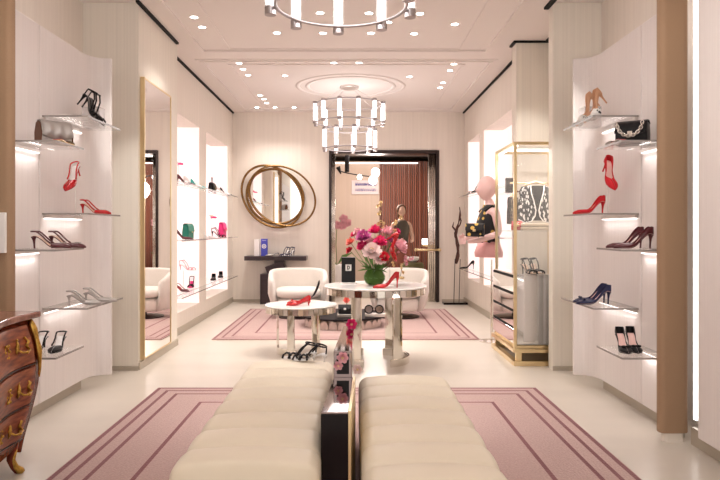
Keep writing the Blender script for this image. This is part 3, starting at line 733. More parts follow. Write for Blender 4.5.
# --- left near niche
za = SH['la']
t = empty('display_riser', (PL+.17, 5.10, za+.001), (0, 0, 0), 'small frosted display block under the black strappy sandals, top left shelf', 'display block')
MB().box(-.10, .035, -.06, .06, 0, .155).build('block', 'acrylic', t, bevel=.002)
shoe((PL+.10, 4.86, za+.145), (R(-40), 0, R(-90+8)), 'black strappy sandal nearer the viewer on the top left shelf riser', 'sandal', .09, 'black', 'black', 'black')
shoe((PL+.09, 4.97, za+.145), (R(-40), 0, R(-90-6)), 'black strappy sandal behind its mate on the top left shelf riser', 'sandal', .09, 'black', 'black', 'black')
shoe((PL+.08, 4.24, SH['ld']+.001), toe(6), 'burgundy slingback nearer the viewer on the left middle shelf', 'sling', .075, 'burg', 'burg', 'beige', extra='buckle')
shoe((PL+.14, 4.36, SH['ld']+.001), toe(-2), 'burgundy slingback behind its pair on the left middle shelf', 'sling', .075, 'burg', 'burg', 'beige', extra='buckle')
shoe((PL+.075, 5.02, SH['lc']+.001), toe(-8), 'red slingback standing on the left shelf with toe to the room', 'sling', .075, 'red', 'red', 'beige')
stand((PL+.10, 4.86, SH['lc']+.001), .24, 'thin upright rod holding a tipped-up red slingback on the left shelf')
shoe((PL+.10, 4.95, SH['lc']+.30), (R(-34), R(0), R(172)), 'red slingback tipped up on a thin rod above left shelf', 'sling', .075, 'red', 'red', 'white')
shoe((PL+.10, 4.72, SH['le']+.001), toe(4), 'silver slingback nearer the viewer on lowest far left shelf', 'sling', .065, 'silver', 'silver', 'silver')
shoe((PL+.14, 4.92, SH['le']+.001), toe(0), 'silver slingback behind its pair on lowest far left shelf', 'sling', .065, 'silver', 'silver', 'silver')
shoe((PL+.20, 4.42, SH['lf']+.001), toe(-82), 'dark slingback with white insole beside the wooden chest, right of its pair', 'sling', .07, 'black', 'black', 'white')
shoe((PL+.08, 4.42, SH['lf']+.001), toe(-86), 'dark slingback with white insole beside the wooden chest, left of its pair', 'sling', .07, 'black', 'black', 'white')

def handbag(loc, rz, w, h, d, mb, mf, label, chain=None, name='handbag', flap=.62, handle=False, clasp='gold', gusset=None):
    t = empty(name, loc, (0, 0, rz), label, 'bag'); secs = []
    for i in range(9):
        u = i/8; x = -w/2+w*u; e = 1-.06*abs(2*u-1)**4; secs.append([(x, -d/2*e, .0), (x, -d/2*e, h*.45), (x, -d*.36*e, h*.9), (x, -d*.15, h*e), (x, d*.15, h*e), (x, d*.36*e, h*.9), (x, d/2*e, h*.45), (x, d/2*e, 0)])
    MB().loft(secs).build('body', mb, t, bevel=.008, smooth=True)
    n = 36; secs = []
    for i in range(n+1):
        u = i/n; x = -w*.505+w*1.01*u; rip = (.007*math.sin(u*19) if gusset else .002*math.sin(u*26)); zl = h*(1-flap)+h*.16*abs(2*u-1)**2
        secs.append([(x, d*.36, h*.9), (x, d*.16, h+.005), (x, -d*.16, h+.006), (x, -d*.38-.003+rip*.6, h*.9), (x, -d*.5-.006+rip, h*.55), (x, -d*.51-.008-rip, zl)])
    MB().loft(secs, closed=False).build('flap', mf, t, smooth=True, solid=.005)
    if gusset:
        for sx in (-1, 1):
            m = MB(); m.prism([(-d*.5, 0), (-d*.5, h*.5), (-d*.3, h*.92), (0, h*.99), (d*.3, h*.92), (d*.5, h*.5), (d*.5, 0)], sx*w*.5, sx*(w*.5+.006), 'x')
            m.build('gusset', gusset, t, bevel=.002)
    if clasp: MB().box(-.016, .016, -d*.5-.020, -d*.5-.010, h*(1-flap)+.005, h*(1-flap)+.03).build('clasp', clasp, t, bevel=.002)
    if chain:
        m = MB(); P_ = [(w*.42*math.cos(a)*.95, -d*.5-.022, h*.95-.09*math.sin(a)) for a in [PI*i/16 for i in range(17)]]
        m2 = MB()
        for i in range(16):
            a, b = Vector(P_[i]), Vector(P_[i+1]); c = (a+b)/2; dr = (b-a).normalized(); up = Vector((0, 1, 0)) if i % 2 else dr.cross(Vector((0, 1, 0)))
            m2.tube([c+dr*.015*math.cos(q)+up*.010*math.sin(q) for q in [2*PI*j/8 for j in range(8)]], 0.0035, 5, closed=True)
        m2.build('chain', chain, t, smooth=True)
    if handle: MB().tube([(w*.3*math.cos(a), 0, h-.005+.10*math.sin(a)) for a in [PI*i/12 for i in range(13)]], .006, 8).build('handle', mb, t, smooth=True)
    return t
handbag((PL+.20, 4.29, SH['lb']+.001), R(54), .21, .145, .085, 'silver', 'silver', 'silver grey flap handbag with brown side on upper left shelf', flap=.8, clasp=None, gusset='brown')
shoe((PL+.27, 4.16, SH['lb']+.001), toe(88), 'red lined flat shoe in front of the silver bag, left shelf', 'mule', .015, 'olive', 'gold', 'red', sc=.95)

# --- right near niche
za = SH['ra']
t = empty('display_riser', (PR-.17, 5.10, za+.001), (0, 0, 0), 'small frosted display block under the tan pumps, top right shelf', 'display block')
MB().box(-.035, .10, -.06, .06, 0, .155).build('block', 'acrylic', t, bevel=.002)
shoe((PR-.09, 4.86, za+.155), (R(-42), 0, R(90+6)), 'tan leather pump nearer the viewer on top right riser', 'pump', .085, 'nude', 'nude', 'nude')
shoe((PR-.10, 4.97, za+.155), (R(-42), 0, R(90-6)), 'tan leather pump behind its pair on top right riser', 'pump', .085, 'nude', 'nude', 'nude')
shoe((PR-.27, 4.85, za+.001), toe(88), 'black and white patterned flat shoe at the far end of top right shelf edge', 'flat', .012, 'bwprint', 'bwprint', 'white')
shoe((PR-.27, 4.58, za+.001), toe(88), 'black and white patterned flat shoe at the near end of top right shelf edge', 'flat', .012, 'bwprint', 'bwprint', 'white')
handbag((PR-.13, 4.34, SH['rb']+.001), R(-38), .20, .155, .11, 'black', 'black', 'black quilted handbag with silver chain on upper right shelf', chain='chrome', clasp='chrome')
shoe((PR-.27, 4.16, SH['rb']+.001), toe(92), 'silver flat shoe with red lining in front of the black handbag', 'mule', .015, 'silver', 'silver', 'red', sc=.95)
shoe((PR-.085, 4.95, SH['rc']+.001), toe(184), 'red pump standing on the right middle shelf, toe to the room', 'pump', .09, 'redsuede', 'redsuede', 'beige')
stand((PR-.09, 4.86, SH['rc']+.001), .24, 'thin upright rod holding a tipped-up red pump on the right shelf')
shoe((PR-.10, 4.95, SH['rc']+.335), (R(-42), R(0), R(188)), 'red pump tipped up on a thin rod above right shelf', 'pump', .09, 'redsuede', 'redsuede', 'pinksole')
shoe((PR-.055, 4.22, SH['rd']+.001), toe(176), 'burgundy pump nearer the viewer on the right middle shelf', 'pump', .09, 'burg', 'burg', 'pinksole')
shoe((PR-.06, 4.35, SH['rd']+.001), toe(180), 'burgundy pump behind its pair on the right middle shelf', 'pump', .09, 'burg', 'burg', 'pinksole')
shoe((PR-.115, 4.76, SH['re']+.001), toe(178), 'navy pump with bow nearer the viewer on lowest far right shelf', 'pump', .09, 'navy', 'navy', 'pinksole', extra='bow')
shoe((PR-.10, 4.88, SH['re']+.001), toe(180), 'navy pump with bow behind its pair on lowest far right shelf', 'pump', .09, 'navy', 'navy', 'pinksole', extra='bow')
shoe((PR-.20, 4.40, SH['rf']+.001), toe(-98), 'black pump with bow on lowest right shelf, left of its pair', 'pump', .09, 'black', 'black', 'pinksole', extra='bow')
shoe((PR-.12, 4.42, SH['rf']+.001), toe(-100), 'black pump with bow on lowest right shelf, right of its pair', 'pump', .09, 'black', 'black', 'pinksole', extra='bow')

# --- items on tables and bench
shoe((-.44, 6.72, .511), toe(186), 'red bow shoe at the front of the low round table', 'flat', .035, 'red', 'red', 'pinksole', extra='bow')
shoe((-.45, 6.86, .511), toe(178), 'red bow shoe behind the first on the low round table', 'flat', .035, 'red', 'red', 'pinksole', extra='bow')
t = empty('shoe_support', (-.415, 6.98, .512), label='black sculpted shoe rest leaning at the right of the low table', cat='display stand')
m = MB(); m.loft([[(x+dx*s*.6, w*c, z+dx*s*.2) for c, s in [(math.cos(2*PI*q/12), math.sin(2*PI*q/12)) for q in range(12)]] for x, z, w, dx in ((-.12, .01, .02, .012), (-.05, .035, .028, .02), (.0, .08, .03, .026), (.03, .14, .03, .028), (.05, .20, .034, .024), (.055, .235, .02, .012))])
m.build('rest', 'black', t, smooth=True); MB().cyl((-.05, 0, 0), (-.05, 0, .03), .01).build('foot', 'black', t)
shoe((.43, 6.10, .751), toe(192), 'shiny red pump at the front edge of the tall round table', 'pump', .095, 'red', 'red', 'red')
stand((.36, 6.28, .751), .17, 'thin rod holding up the red pump among the flowers', .04)
shoe((.30, 6.18, 1.20), (R(-62), R(0), R(-75)), 'shiny red pump tipped toe down among the pink flowers', 'pump', .095, 'red', 'red', 'red')
# black gift box with white square logo
def logo(t):
    m = MB(); m.box(-.030, .030, -.0705, -.068, .115, .180); m.build('logo_plate', 'white', t)
    m = MB(); m.box(-.012, -.004, -.0725, -.0706, .128, .168); m.tube([(-.008, -.0725, .165), (.006, -.0725, .162), (.013, -.0725, .148), (.006, -.0725, .134), (-.008, -.0725, .131)], .004, 5); m.build('logo_letter', 'black', t)
t = boxitem('display_box', (-.042, 6.62, .763), (.14, .13, .25), 'black', 'black upright box with small white square logo on the tall round table', 'box', logo)
tag(MB().box(-.125, .045, 6.52, 6.70, .751, .762).build('tray', 'chrome_soft', bevel=.002), 'thin grey tray under the black logo box', 'tray')
# coffee table items
handbag((-.10, 8.45, .201), 0, .17, .11, .08, 'black', 'black', 'small black handbag with pale square clasp on the low coffee table', clasp='white', flap=.55)
tag(MB().box(-.20, .10, 8.37, 8.55, .161, .200).build('display_block', 'chrome_soft', bevel=.003), 'grey steel block under the small black handbag', 'display block')
tag(MB().box(.16, .44, 8.40, 8.55, .161, .200).build('display_block', 'chrome_soft', bevel=.003), 'grey steel block under the round black sunglasses', 'display block')
t = empty('sunglasses', (.28, 8.45, .201+.055), label='pair of oversized round black sunglasses on the coffee table block', cat='sunglasses')
for sx in (-1, 1):
    MB().tube([(sx*.068+.052*math.cos(2*PI*i/20), 0, .052*math.sin(2*PI*i/20)) for i in range(20)], .009, 6, closed=True).build('rim', 'black', t, smooth=True)
    MB().prism([(sx*.068+.045*math.cos(2*PI*i/20), .045*math.sin(2*PI*i/20)) for i in range(20)], -.002, .002, 'y').build('lens', 'dark_mirror', t)
    MB().tube([(sx*.12, 0, .01), (sx*.118, .09, .005), (sx*.112, .11, -.045)], .004, 6).build('temple', 'black', t, smooth=True)
MB().tube([(-.02, 0, .01), (0, 0, .02), (.02, 0, .01)], .005, 6).build('bridge', 'black', t, smooth=True)
t = empty('flower', (-.08, 8.56, .36), (PI/3, 0, 0), 'single pink rose standing behind the small black handbag', 'flower'); bloom_mb(.045, 5, 3).build('petals', 'petal_coral', t, smooth=True); MB().cyl((0, 0, 0), (0, -.10, -.17), .004, n=6).build('stem', 'leaf', t)
# zebra sandals at the far end of the left bench
shoe((-.17, 4.20, .44), toe(160), 'black and white strappy sandal at the far end of left bench, right one', 'sandal', .045, 'black', 'white', 'white')
shoe((-.24, 4.27, .44), toe(165), 'black and white strappy sandal at the far end of left bench, left one', 'sandal', .045, 'black', 'white', 'white')
# console items
shoe((-1.28, yb_-.05, zc), toe(200), 'silver blue mule on the dark console', 'mule', .05, 'silver', 'navy', 'silver')
shoe((-1.10, yb_-.06, zc), toe(230), 'navy strappy sandal on the dark console, left of its pair', 'sandal', .09, 'navy', 'navy', 'white')
shoe((-1.02, yb_+.0, zc), toe(235), 'navy strappy sandal on the dark console, right of its pair', 'sandal', .09, 'navy', 'navy', 'white')

# ------------------------------------------------------------------ flower arrangement
VX, VY, VZ = .215, 6.40, .751
M['vaseglass'] = mat('green_glass', (.08, .17, .03), .06, trans=.35, ior=1.3)
t = empty('vase', (VX, VY, VZ), label='round green glass vase lined with leaves on the tall round table', cat='vase')
MB().lathe([(.055, 0), (.087, .015), (.106, .055), (.106, .09), (.085, .13), (.062, .152), (.066, .16), (.058, .158), (.052, .15)], 36, caps=False).build('bowl', 'vaseglass', t, smooth=True)
random.seed(5); m = MB()
for i in range(12):
    a = 2*PI*i/12; m.add([(.085*math.cos(a), .085*math.sin(a), .02), (.108*math.cos(a+.25), .108*math.sin(a+.25), .07), (.085*math.cos(a+.3), .085*math.sin(a+.3), .12), (.1075*math.cos(a-.05), .1075*math.sin(a-.05), .075)], [(0, 1, 2, 3)])
m.build('leaf_lining', 'leaf', t)
def flower(px, py, dd, r, mt, label, layers=5):
    p = PX(px, py, VY+dd); base = Vector((VX+(p.x-VX)*.12, VY+(p.y-VY)*.12, VZ+.10)); dirv = Vector((p.x-VX, p.y-VY-.12, p.z-VZ-.10)).normalized()
    t = empty('cut_flower', p, dirv.to_track_quat('Z', 'Y').to_euler(), label, 'flower')
    bloom_mb(r, int(px*7+py), layers).build('petals', mt, t, smooth=True); MB().sph((0, 0, r*.25), r*.25, 8).build('centre', 'petal_cream', t, smooth=True)
    bpy.context.view_layer.update(); inv = t.matrix_world.inverted(); b = inv @ base; MB().tube([(0, 0, 0), (b.x*.4, b.y*.4, b.z*.5), tuple(b)], .003, 6).build('stem', 'leaf', t, smooth=True)
FL = [(364, 238, -.06, .085, 'petal_plum', 'plum pink bloom at upper left of the vase bouquet'), (375, 233, .04, .085, 'petal_hot', 'hot pink bloom topping the bouquet below the tall blossom branch'),
      (372, 252, -.12, .10, 'petal_white', 'large blush white bloom at front left of the bouquet'), (380, 259, -.13, .07, 'petal_white', 'smaller blush white bloom low at the centre of the bouquet'),
      (358, 233, .03, .055, 'petal_pale', 'pale pink bloom at the far left top of the bouquet'), (351, 243, 0, .055, 'petal_coral', 'coral bloom at the left tip of the bouquet'),
      (354, 236, .08, .045, 'petal_hot', 'small hot pink bloom sticking out at left of the bouquet'), (363, 247, -.06, .065, 'petal_hot', 'hot pink bloom tucked beside the large white bloom'),
      (387, 234, .05, .085, 'petal_pale', 'pale pink bloom at top right of the bouquet'), (398, 248, .02, .10, 'petal_pale', 'large pale pink bloom at right of the bouquet by the red pump'),
      (384, 257, -.15, .055, 'petal_red', 'red bloom low at the front above the vase'), (396, 233, .10, .055, 'petal_hot', 'hot pink bud at the upper right edge of the bouquet'),
      (380, 243, -.05, .075, 'petal_hot', 'hot pink bloom in the middle of the bouquet left of the red pump'), (391, 242, .06, .07, 'petal_plum', 'dark pink bloom hidden behind the upright red pump'),
      (350, 251, .02, .045, 'petal_red', 'small red bloom hanging at the lower left of the bouquet'), (369, 243, .05, .07, 'petal_pale', 'pale pink bloom between the plum and white blooms')]
for a in FL: flower(*a)
# blossom branches
def branch(pts, nb, mt, label, rb=.022, seed=1, spread=.03):
    t = empty('blossom_branch', (VX, VY, VZ), label=label, cat='branch', group=None); rnd = random.Random(seed)
    P_ = [Vector((0, 0, .08))]+[PX(x, y, VY+d)-Vector((VX, VY, VZ)) for x, y, d in pts]
    MB().tube(P_, [.005]+[.004]*(len(P_)-2)+[.002], 6).build('twig', 'twig', t, smooth=True)
    segs = P_[1:]
    for k in range(nb):
        u = k/(nb-1)*(len(segs)-1); i = min(int(u), len(segs)-2); p = segs[i].lerp(segs[i+1], u-i)+Vector([rnd.uniform(-spread, spread) for _ in range(3)])
        b = bloom_mb(rb*rnd.uniform(.7, 1.1), k, 2); b.xf(Matrix.Translation(p) @ Euler((rnd.uniform(.6, 2), 0, rnd.uniform(-1, 1))).to_matrix().to_4x4()); b.build('blossom', mt, t, smooth=True)
branch([(378, 245, .02), (381, 225, .04), (381, 203, .05)], 15, 'petal_cream', 'tall branch of cream blossoms rising from the bouquet')
branch([(388, 240, .05), (396, 228, .08), (398, 219, .08)], 7, 'petal_cream', 'shorter cream blossom branch right of the tall one', seed=2)
branch([(395, 262, -.05), (402, 268, -.08), (400, 278, -.08)], 8, 'petal_cream', 'drooping branch of cream blossoms over the right table edge', seed=3, rb=.02)
branch([(400, 252, .0), (410, 257, .0), (404, 266, 0)], 7, 'petal_pale', 'arching branch of pale blossoms to the right of the bouquet', seed=4, rb=.02)
t = empty('foliage_sprig', (VX, VY, VZ), label='sprig of pointed green leaves around the base of the bouquet', cat='foliage'); m = MB(); rnd = random.Random(4)
for k in range(34):
    a = rnd.uniform(0, 2*PI); r0, r1 = .03, rnd.uniform(.10, .19); z0, z1 = .15, rnd.uniform(.12, .32); w = .016
    p, q = Vector((r0*math.cos(a), r0*math.sin(a), z0)), Vector((r1*math.cos(a), r1*math.sin(a), z1)); s = Vector((-math.sin(a), math.cos(a), 0))*w; c = p.lerp(q, .55)+Vector((0, 0, .015))
    m.add([p, c+s, q, c-s], [(0, 1, 2, 3)])
m.build('leaf_spray', 'leaf', t, solid=.0015)

# ------------------------------------------------------------------ merchandise in the far left niches (on long shelves, toes to the aisle)
zt, zm, zb_ = 1.861, 1.166, .491
def at_shelf(px, X):     # depth at which a point on plane X projects to column px
    return X*F/(px-CX)
XS = LF-.07
shoe((XS-.06, at_shelf(181, XS), zt), toe(0), 'dark red pump on the top far left niche shelf nearest the mirror', 'pump', .09, 'burg', 'burg', 'red')
stand((XS-.05, at_shelf(180, XS)+.12, zt), .26, 'thin rod holding a pink mule high in the near left niche')
shoe((XS-.06, at_shelf(180, XS)+.12, zt+.26), toe(-60), 'hot pink mule raised on a thin rod in the near left niche', 'mule', .06, 'hotpink', 'hotpink', 'white', sc=.8)
shoe((XS-.06, at_shelf(188, XS), zt), toe(0), 'white pump beside the dark red pump, top left niche shelf', 'pump', .10, 'white', 'white', 'white')
shoe((XS-.05, at_shelf(195, XS), zt), toe(-25), 'teal satin pump on top shelf of the near left niche', 'pump', .09, 'teal', 'teal', 'teal')
def bag_small(px, z, mb_, mf, label, w=.2, h=.16, X=XS, rz=PI/2, **k): return handbag((X, at_shelf(px, X), z), rz, w, h, .09, mb_, mf, label, **k)
bag_small(212, zt, 'black', 'black', 'black handbag with top handle on the top far left niche shelf', handle=True)
shoe((XS-.04, at_shelf(218, XS), zt), toe(0), 'white pump in the middle of the far left niche top shelf', 'pump', .10, 'white', 'white', 'beige')
shoe((XS-.06, at_shelf(224, XS), zt), toe(-20), 'black and silver pump at the back end of the top left shelf', 'pump', .10, 'black', 'silver', 'silver')
shoe((XS-.06, at_shelf(178.5, XS), zm), toe(0), 'dark brown pump beside the green handbag in the left niche', 'pump', .09, 'burg', 'burg', 'brown')
bag_small(188, zm, 'green', 'green', 'emerald green handbag on the middle shelf of the left niche', .30, .20, handle=False)
shoe((XS-.03, at_shelf(199, XS), zm), toe(0), 'white strappy sandal right of the green handbag', 'sandal', .07, 'white', 'white', 'white')
shoe((XS-.05, at_shelf(215, XS), zm), toe(-10), 'black strappy sandal left of the pink handbag in the niche', 'sandal', .09, 'black', 'black', 'silver')
stand((XS-.05, at_shelf(213, XS)+.1, zm), .30, 'thin rod holding a dark pink mule in the far left niche')
shoe((XS-.06, at_shelf(213, XS)+.1, zm+.30), toe(-60), 'dark pink mule raised on a rod left of the pink handbag', 'mule', .05, 'hotpink', 'burg', 'beige')
bag_small(222.5, zm, 'hotpink', 'hotpink', 'hot pink handbag on the middle shelf of the far left niche', .30, .24)
shoe((XS-.10, at_shelf(183, XS), zb_), toe(-30), 'dark burgundy slingback on the bottom left niche shelf', 'sling', .06, 'burg', 'burg', 'red')
stand((XS-.05, at_shelf(187, XS), zb_), .26, 'thin rod holding a pale pink sandal in the near left niche')
shoe((XS-.10, at_shelf(187, XS), zb_+.26), toe(-15), 'pale pink strappy sandal raised on a rod in the near left niche', 'sandal', .07, 'petal_pale', 'petal_pale', 'white')
shoe((XS-.04, at_shelf(196.5, XS)-.06, zb_), toe(-85), 'black and pink sandal facing forward on the bottom niche shelf', 'sandal', .08, 'black', 'hotpink', 'hotpink')
shoe((XS-.02, at_shelf(215, XS), zb_+.0), toe(-80), 'black loafer on bottom far left niche shelf, left of its pair', 'flat', .03, 'black', 'black', 'black', sc=1.15)
shoe((XS-.02, at_shelf(222, XS), zb_+.0), toe(-80), 'black loafer on bottom far left niche shelf, right of its pair', 'flat', .03, 'black', 'black', 'black', sc=1.15)
# far right niches
XR = RF+.08
shoe((XR, at_shelf(482, XR), 1.861), toe(180), 'silver strappy sandal behind the mannequin head on right niche shelf', 'sandal', .09, 'silver', 'silver', 'black')
shoe((XR, at_shelf(487, XR), 1.861), toe(180), 'dark pump behind the mannequin head on right niche shelf', 'pump', .09, 'black', 'black', 'beige')
shoe((XR, at_shelf(492, XR), 1.861), toe(180), 'white pump on the right niche shelf beside the dark pump', 'pump', .09, 'white', 'white', 'beige')
shoe((XR, at_shelf(474, XR), .621), toe(180), 'black pump low in the farthest right niche', 'pump', .09, 'black', 'black', 'beige')

# ------------------------------------------------------------------ brass display cabinet
vx0, vx1, vy0, vy1, vz0, vz1 = 1.53, 2.12, 6.16, 6.98, .20, 2.10
t = empty('display_cabinet', (0, 0, 0), label='tall brass framed glass display cabinet by the right wall', cat='display cabinet')
w = .028
for x in (vx0, vx1-w):
    for y in (vy0, vy1-w): MB().box(x, x+w, y, y+w, .16 if y == vy0 else .872, vz1).build('post', 'gold', t, bevel=.002)
for z0, z1, ye in ((vz1, vz1+w, vy1), (.125, .16, 7.17)):
    m = MB(); frame(m, vx0, vx1, vy0, ye, w, z0, z1); m.build('rail', 'gold', t, bevel=.002)
m = MB(); frame(m, vx0, vx1, vy0, 7.17, .05, 0, .045); m.build('plinth_rail', 'gold', t, bevel=.002)
for x in (vx0+.03, vx1-.09):
    for y in (vy0+.03, 7.08): MB().box(x, x+.05, y, y+.05, .045, .125).build('foot', 'gold', t)
MB().box(vx0+w, vx1-w, vy0+w, 7.13, .162, .19).build('floor_panel', 'gold', t)
MB().box(vx0+w, vx1-w, vy0+.012, vy0+.018, .20, vz1).build('front_glass', 'clear', t)
MB().box(vx0+.012, vx0+.018, vy0+w, vy1-w, .90, vz1).build('side_glass', 'clear', t)
MB().box(vx0+w, vx1-w, vy0+.3, vy0+.32, vz1-.03, vz1-.005).build('light_bar', 'led', t)
MB().box(vx0+.03, vx0+.045, vy0+w, vy1-w, vz1-.014, vz1-.001).build('edge_light', 'led', t)
light('cabinet_light', 'AREA', (1.8, 6.35, 2.05), 5, parent=t, size=.3)
MB().cyl((vx0+.05, vy0+.36, 1.66+.10), (vx1-.04, vy0+.36, 1.76), .008, n=10).build('hanging_rail', 'gold', t)
MB().box(vx0+w, vx1-w, vy0+.50, vy1-w, 1.665, 1.675).build('upper_shelf', 'glass', t)
MB().box(vx0+w, vx1-w, vy0+.10, vy1-w, 1.275, 1.287).build('lower_shelf', 'glass', t)
# chest inside the cabinet
t = empty('mirrored_chest', (0, 0, 0), label='mirrored chest of drawers with streaked grey side inside the brass cabinet', cat='chest of drawers')
cx0, cx1, cy0, cy1, cz0, cz1 = 1.545, 2.07, 6.20, 7.13, .195, .87
MB().box(cx0+.012, cx1, cy0+.012, cy1, cz0, cz1-.012).build('carcass', 'stripe_wood', t, bevel=.002)
MB().box(cx0+.004, cx1, cy0+.004, cy1, cz1-.012, cz1).build('top', 'mirror', t)
MB().box(cx0+.013, 1.775, cy0, cy0+.0115, cz0+.005, cz1-.014).build('mirrored_front', 'mirror', t)
n = 4; dh = (cz1-cz0-.02)/n
for i in range(n):
    d = MB().box(cx0-.006, cx0+.0115, cy0+.02, cy1-.01, cz0+.008+i*dh, cz0+i*dh+dh-.018).build('drawer', 'mirror', t, bevel=.002)
    MB().box(cx0-.004, cx0+.010, cy0+.02, cy1-.01, cz0+i*dh+dh-.017, cz0+i*dh+dh+.006).build('shadow_gap', 'slot', d)
shoe((1.66, 6.36, .871), toe(-75), 'black sandal on the mirrored chest, left of its pair', 'sandal', .08, 'black', 'black', 'beige')
shoe((1.75, 6.38, .871), toe(-80), 'black sandal on the mirrored chest, right of its pair', 'sandal', .08, 'black', 'black', 'beige')
# waistcoat on hanger
def vest(cx, cy, zt_, label, mt, sc=1., trim='silver', rz=0):
    t = empty('waistcoat', (cx, cy, zt_), (0, 0, rz), label, 'clothing'); t.scale = (sc,)*3
    for sx in (-1, 1):
        p = [(.07, 0), (.145, -.025), (.165, -.06), (.158, -.13), (.185, -.19), (.19, -.34), (.12, -.375), (.06, -.36), (.025, -.31), (.015, -.25), (.035, -.16), (.06, -.08)]
        q = [(sx*a, b) for a, b in p]; m = MB().prism(q, -.045, -.020, 'y'); m.build('front_panel', mt, t, bevel=.008)
        MB().tube([(a, -.047, b) for a, b in q[5:]]+[(q[0][0], -.047, q[0][1])], .006, 6).build('trim', trim, t, smooth=True)
    MB().prism([(-.14, -.01), (-.06, .0), (.06, 0), (.14, -.01), (.165, -.06), (.155, -.13), (.18, -.19), (.185, -.35), (-.185, -.35), (-.18, -.19), (-.155, -.13), (-.165, -.06)], .015, .03, 'y').build('back_panel', 'black', t, bevel=.004)
    h = empty('clothes_hanger', (cx, cy, zt_+.02), (0, 0, rz), label='pale wood hanger carrying the ' + label, cat='hanger')
    m = MB(); m.tube([(-.12*sc, 0, -.025), (-.06*sc, 0, .0), (0, 0, .018), (.06*sc, 0, .0), (.12*sc, 0, -.025)], [.007, .010, .012, .010, .007], 8); m.build('arm', mat('pale_beech', (.75, .55, .36), .5), h, smooth=True)
    m = MB(); m.tube([(0, 0, .03), (0, 0, .055), (.012, 0, .068)], .003, 6); m.build('hook', 'gold', h, smooth=True)
vest(1.835, 6.50, 1.735, 'black and white tweed waistcoat', 'tweed', trim='white')
bpy.data.objects['waistcoat']['label'] = 'black and white tweed waistcoat with pale trim inside brass cabinet'
vest(1.655, 6.70, 1.63, 'beige and black jacket', 'tweed2', .8, rz=R(60))
bpy.data.objects['waistcoat.001']['label'] = 'narrow beige and black jacket hanging side-on behind the waistcoat'
t = empty('folded_knitwear', (1.84, 6.50, 1.288), label='folded beige garment with fringe below the tweed waistcoat', cat='clothing')
for i in range(2): MB().box(-.19, .19, -.14, .14, i*.035, i*.035+.033).build('fold', mat('oatmeal_knit', (.66, .55, .42), .9, noise=.2, nscale=80), t, bevel=.012)
handbag((1.645, 6.80, 1.676), 0, .085, .15, .08, 'black', 'black', 'small black upright bag on the cabinet upper glass shelf', clasp=None)
handbag((1.62, 6.42, 1.288), 0, .10, .08, .06, 'red', 'red', 'tiny red purse on the lower cabinet glass shelf', clasp='gold')
t = empty('necklace', (1.85, 6.78, 1.677), label='dark beaded strand laid across the cabinet upper shelf', cat='necklace'); m = MB()
for i in range(16): m.sph((-.14+.02*i, -.05+.007*i, .011), .010, 6)
m.build('beads', 'burg', t, smooth=True)

# ------------------------------------------------------------------ pink bust mannequin with black top and embroidered bag
mx, my = 1.56, 7.45
t = empty('mannequin', (mx, my, 0), (0, 0, R(-84)), 'pink bust mannequin in black sleeveless top, in profile by the right niches', 'mannequin')
MB().lathe([(.14, 0), (.14, .012), (.012, .02), (.010, .95), (.001, .95)], 32, (-.05, .05, 0)).build('pole', 'chrome', t, smooth=False)
J = [((0, 0, 1.02), (.135, .10)), ((0, 0, 1.18), (.125, .09)), ((0, -.01, 1.33), (.15, .11)), ((0, .01, 1.50), (.11, .075)), ((0, .015, 1.58), (.052, .052)), ((0, -.005, 1.66), (.047, .05)),
     ((-.18, .02, 1.49), .052), ((-.22, .05, 1.25), .042), ((-.14, -.17, 1.19), .033), ((-.09, -.26, 1.20), .026), ((.18, .02, 1.49), .052), ((.22, .05, 1.25), .042), ((.14, -.17, 1.17), .033), ((.07, -.27, 1.16), .026)]
E_ = [(0, 1), (1, 2), (2, 3), (3, 4), (4, 5), (3, 6), (6, 7), (7, 8), (8, 9), (3, 10), (10, 11), (11, 12), (12, 13)]
skin('body', J, E_, 'pinkskin', t)
head_mb(.122).xf(Matrix.Translation((0, -.02, 1.765))).build('head', 'pinkskin', t, smooth=True)
for sx, x0, y0, z0 in ((-1, -.08, -.275, 1.20), (1, .06, -.285, 1.16)):
    g = MB()
    for q in range(4): g.tube([(x0, y0, z0+.025-.016*q), (x0-.012*sx, y0-.045, z0+.022-.016*q), (x0-.038*sx, y0-.065+.006*abs(q-1), z0+.015-.016*q)], [.010, .009, .007], 6)
    g.tube([(x0, y0+.01, z0+.02), (x0-.02*sx, y0-.02, z0+.05)], [.011, .008], 6); g.build('fingers', 'pinkskin', t, smooth=True)
secs = []
for a, b, z, yo in ((.150, .115, 1.14, 0), (.148, .112, 1.20, 0), (.160, .125, 1.30, -.005), (.165, .128, 1.38, -.005), (.150, .105, 1.46, 0), (.115, .085, 1.53, .01), (.075, .068, 1.575, .012)):
    secs.append([(a*math.cos(w_), yo+b*math.sin(w_), z) for w_ in [2*PI*q/32 for q in range(32)]])
MB().loft(secs, caps=False).build('top', 'embroid', t, smooth=True, solid=.008)
for sx in (-1, 1): MB().tube([(sx*.10, -.08, 1.50), (sx*.13, .0, 1.56), (sx*.12, .08, 1.48)], .014, 8).build('shoulder_strap', 'black', t, smooth=True)
secs = []
for a, b, z in ((.185, .15, .98), (.19, .155, 1.03), (.165, .13, 1.10), (.150, .115, 1.155)):
    secs.append([(a*math.cos(w_)*(1+.02*math.cos(9*w_)), b*math.sin(w_)*(1+.02*math.cos(9*w_)), z) for w_ in [2*PI*q/54 for q in range(54)]])
MB().loft(secs, caps=False).build('skirt', mat('rose_satin', (.72, .36, .36), .4), t, smooth=True, solid=.006)
hb = handbag((mx-.20, my-.23, 1.215), R(-22), .20, .14, .07, 'embroid', 'embroid', 'black handbag with gold embroidery held by the pink mannequin', clasp='gold')

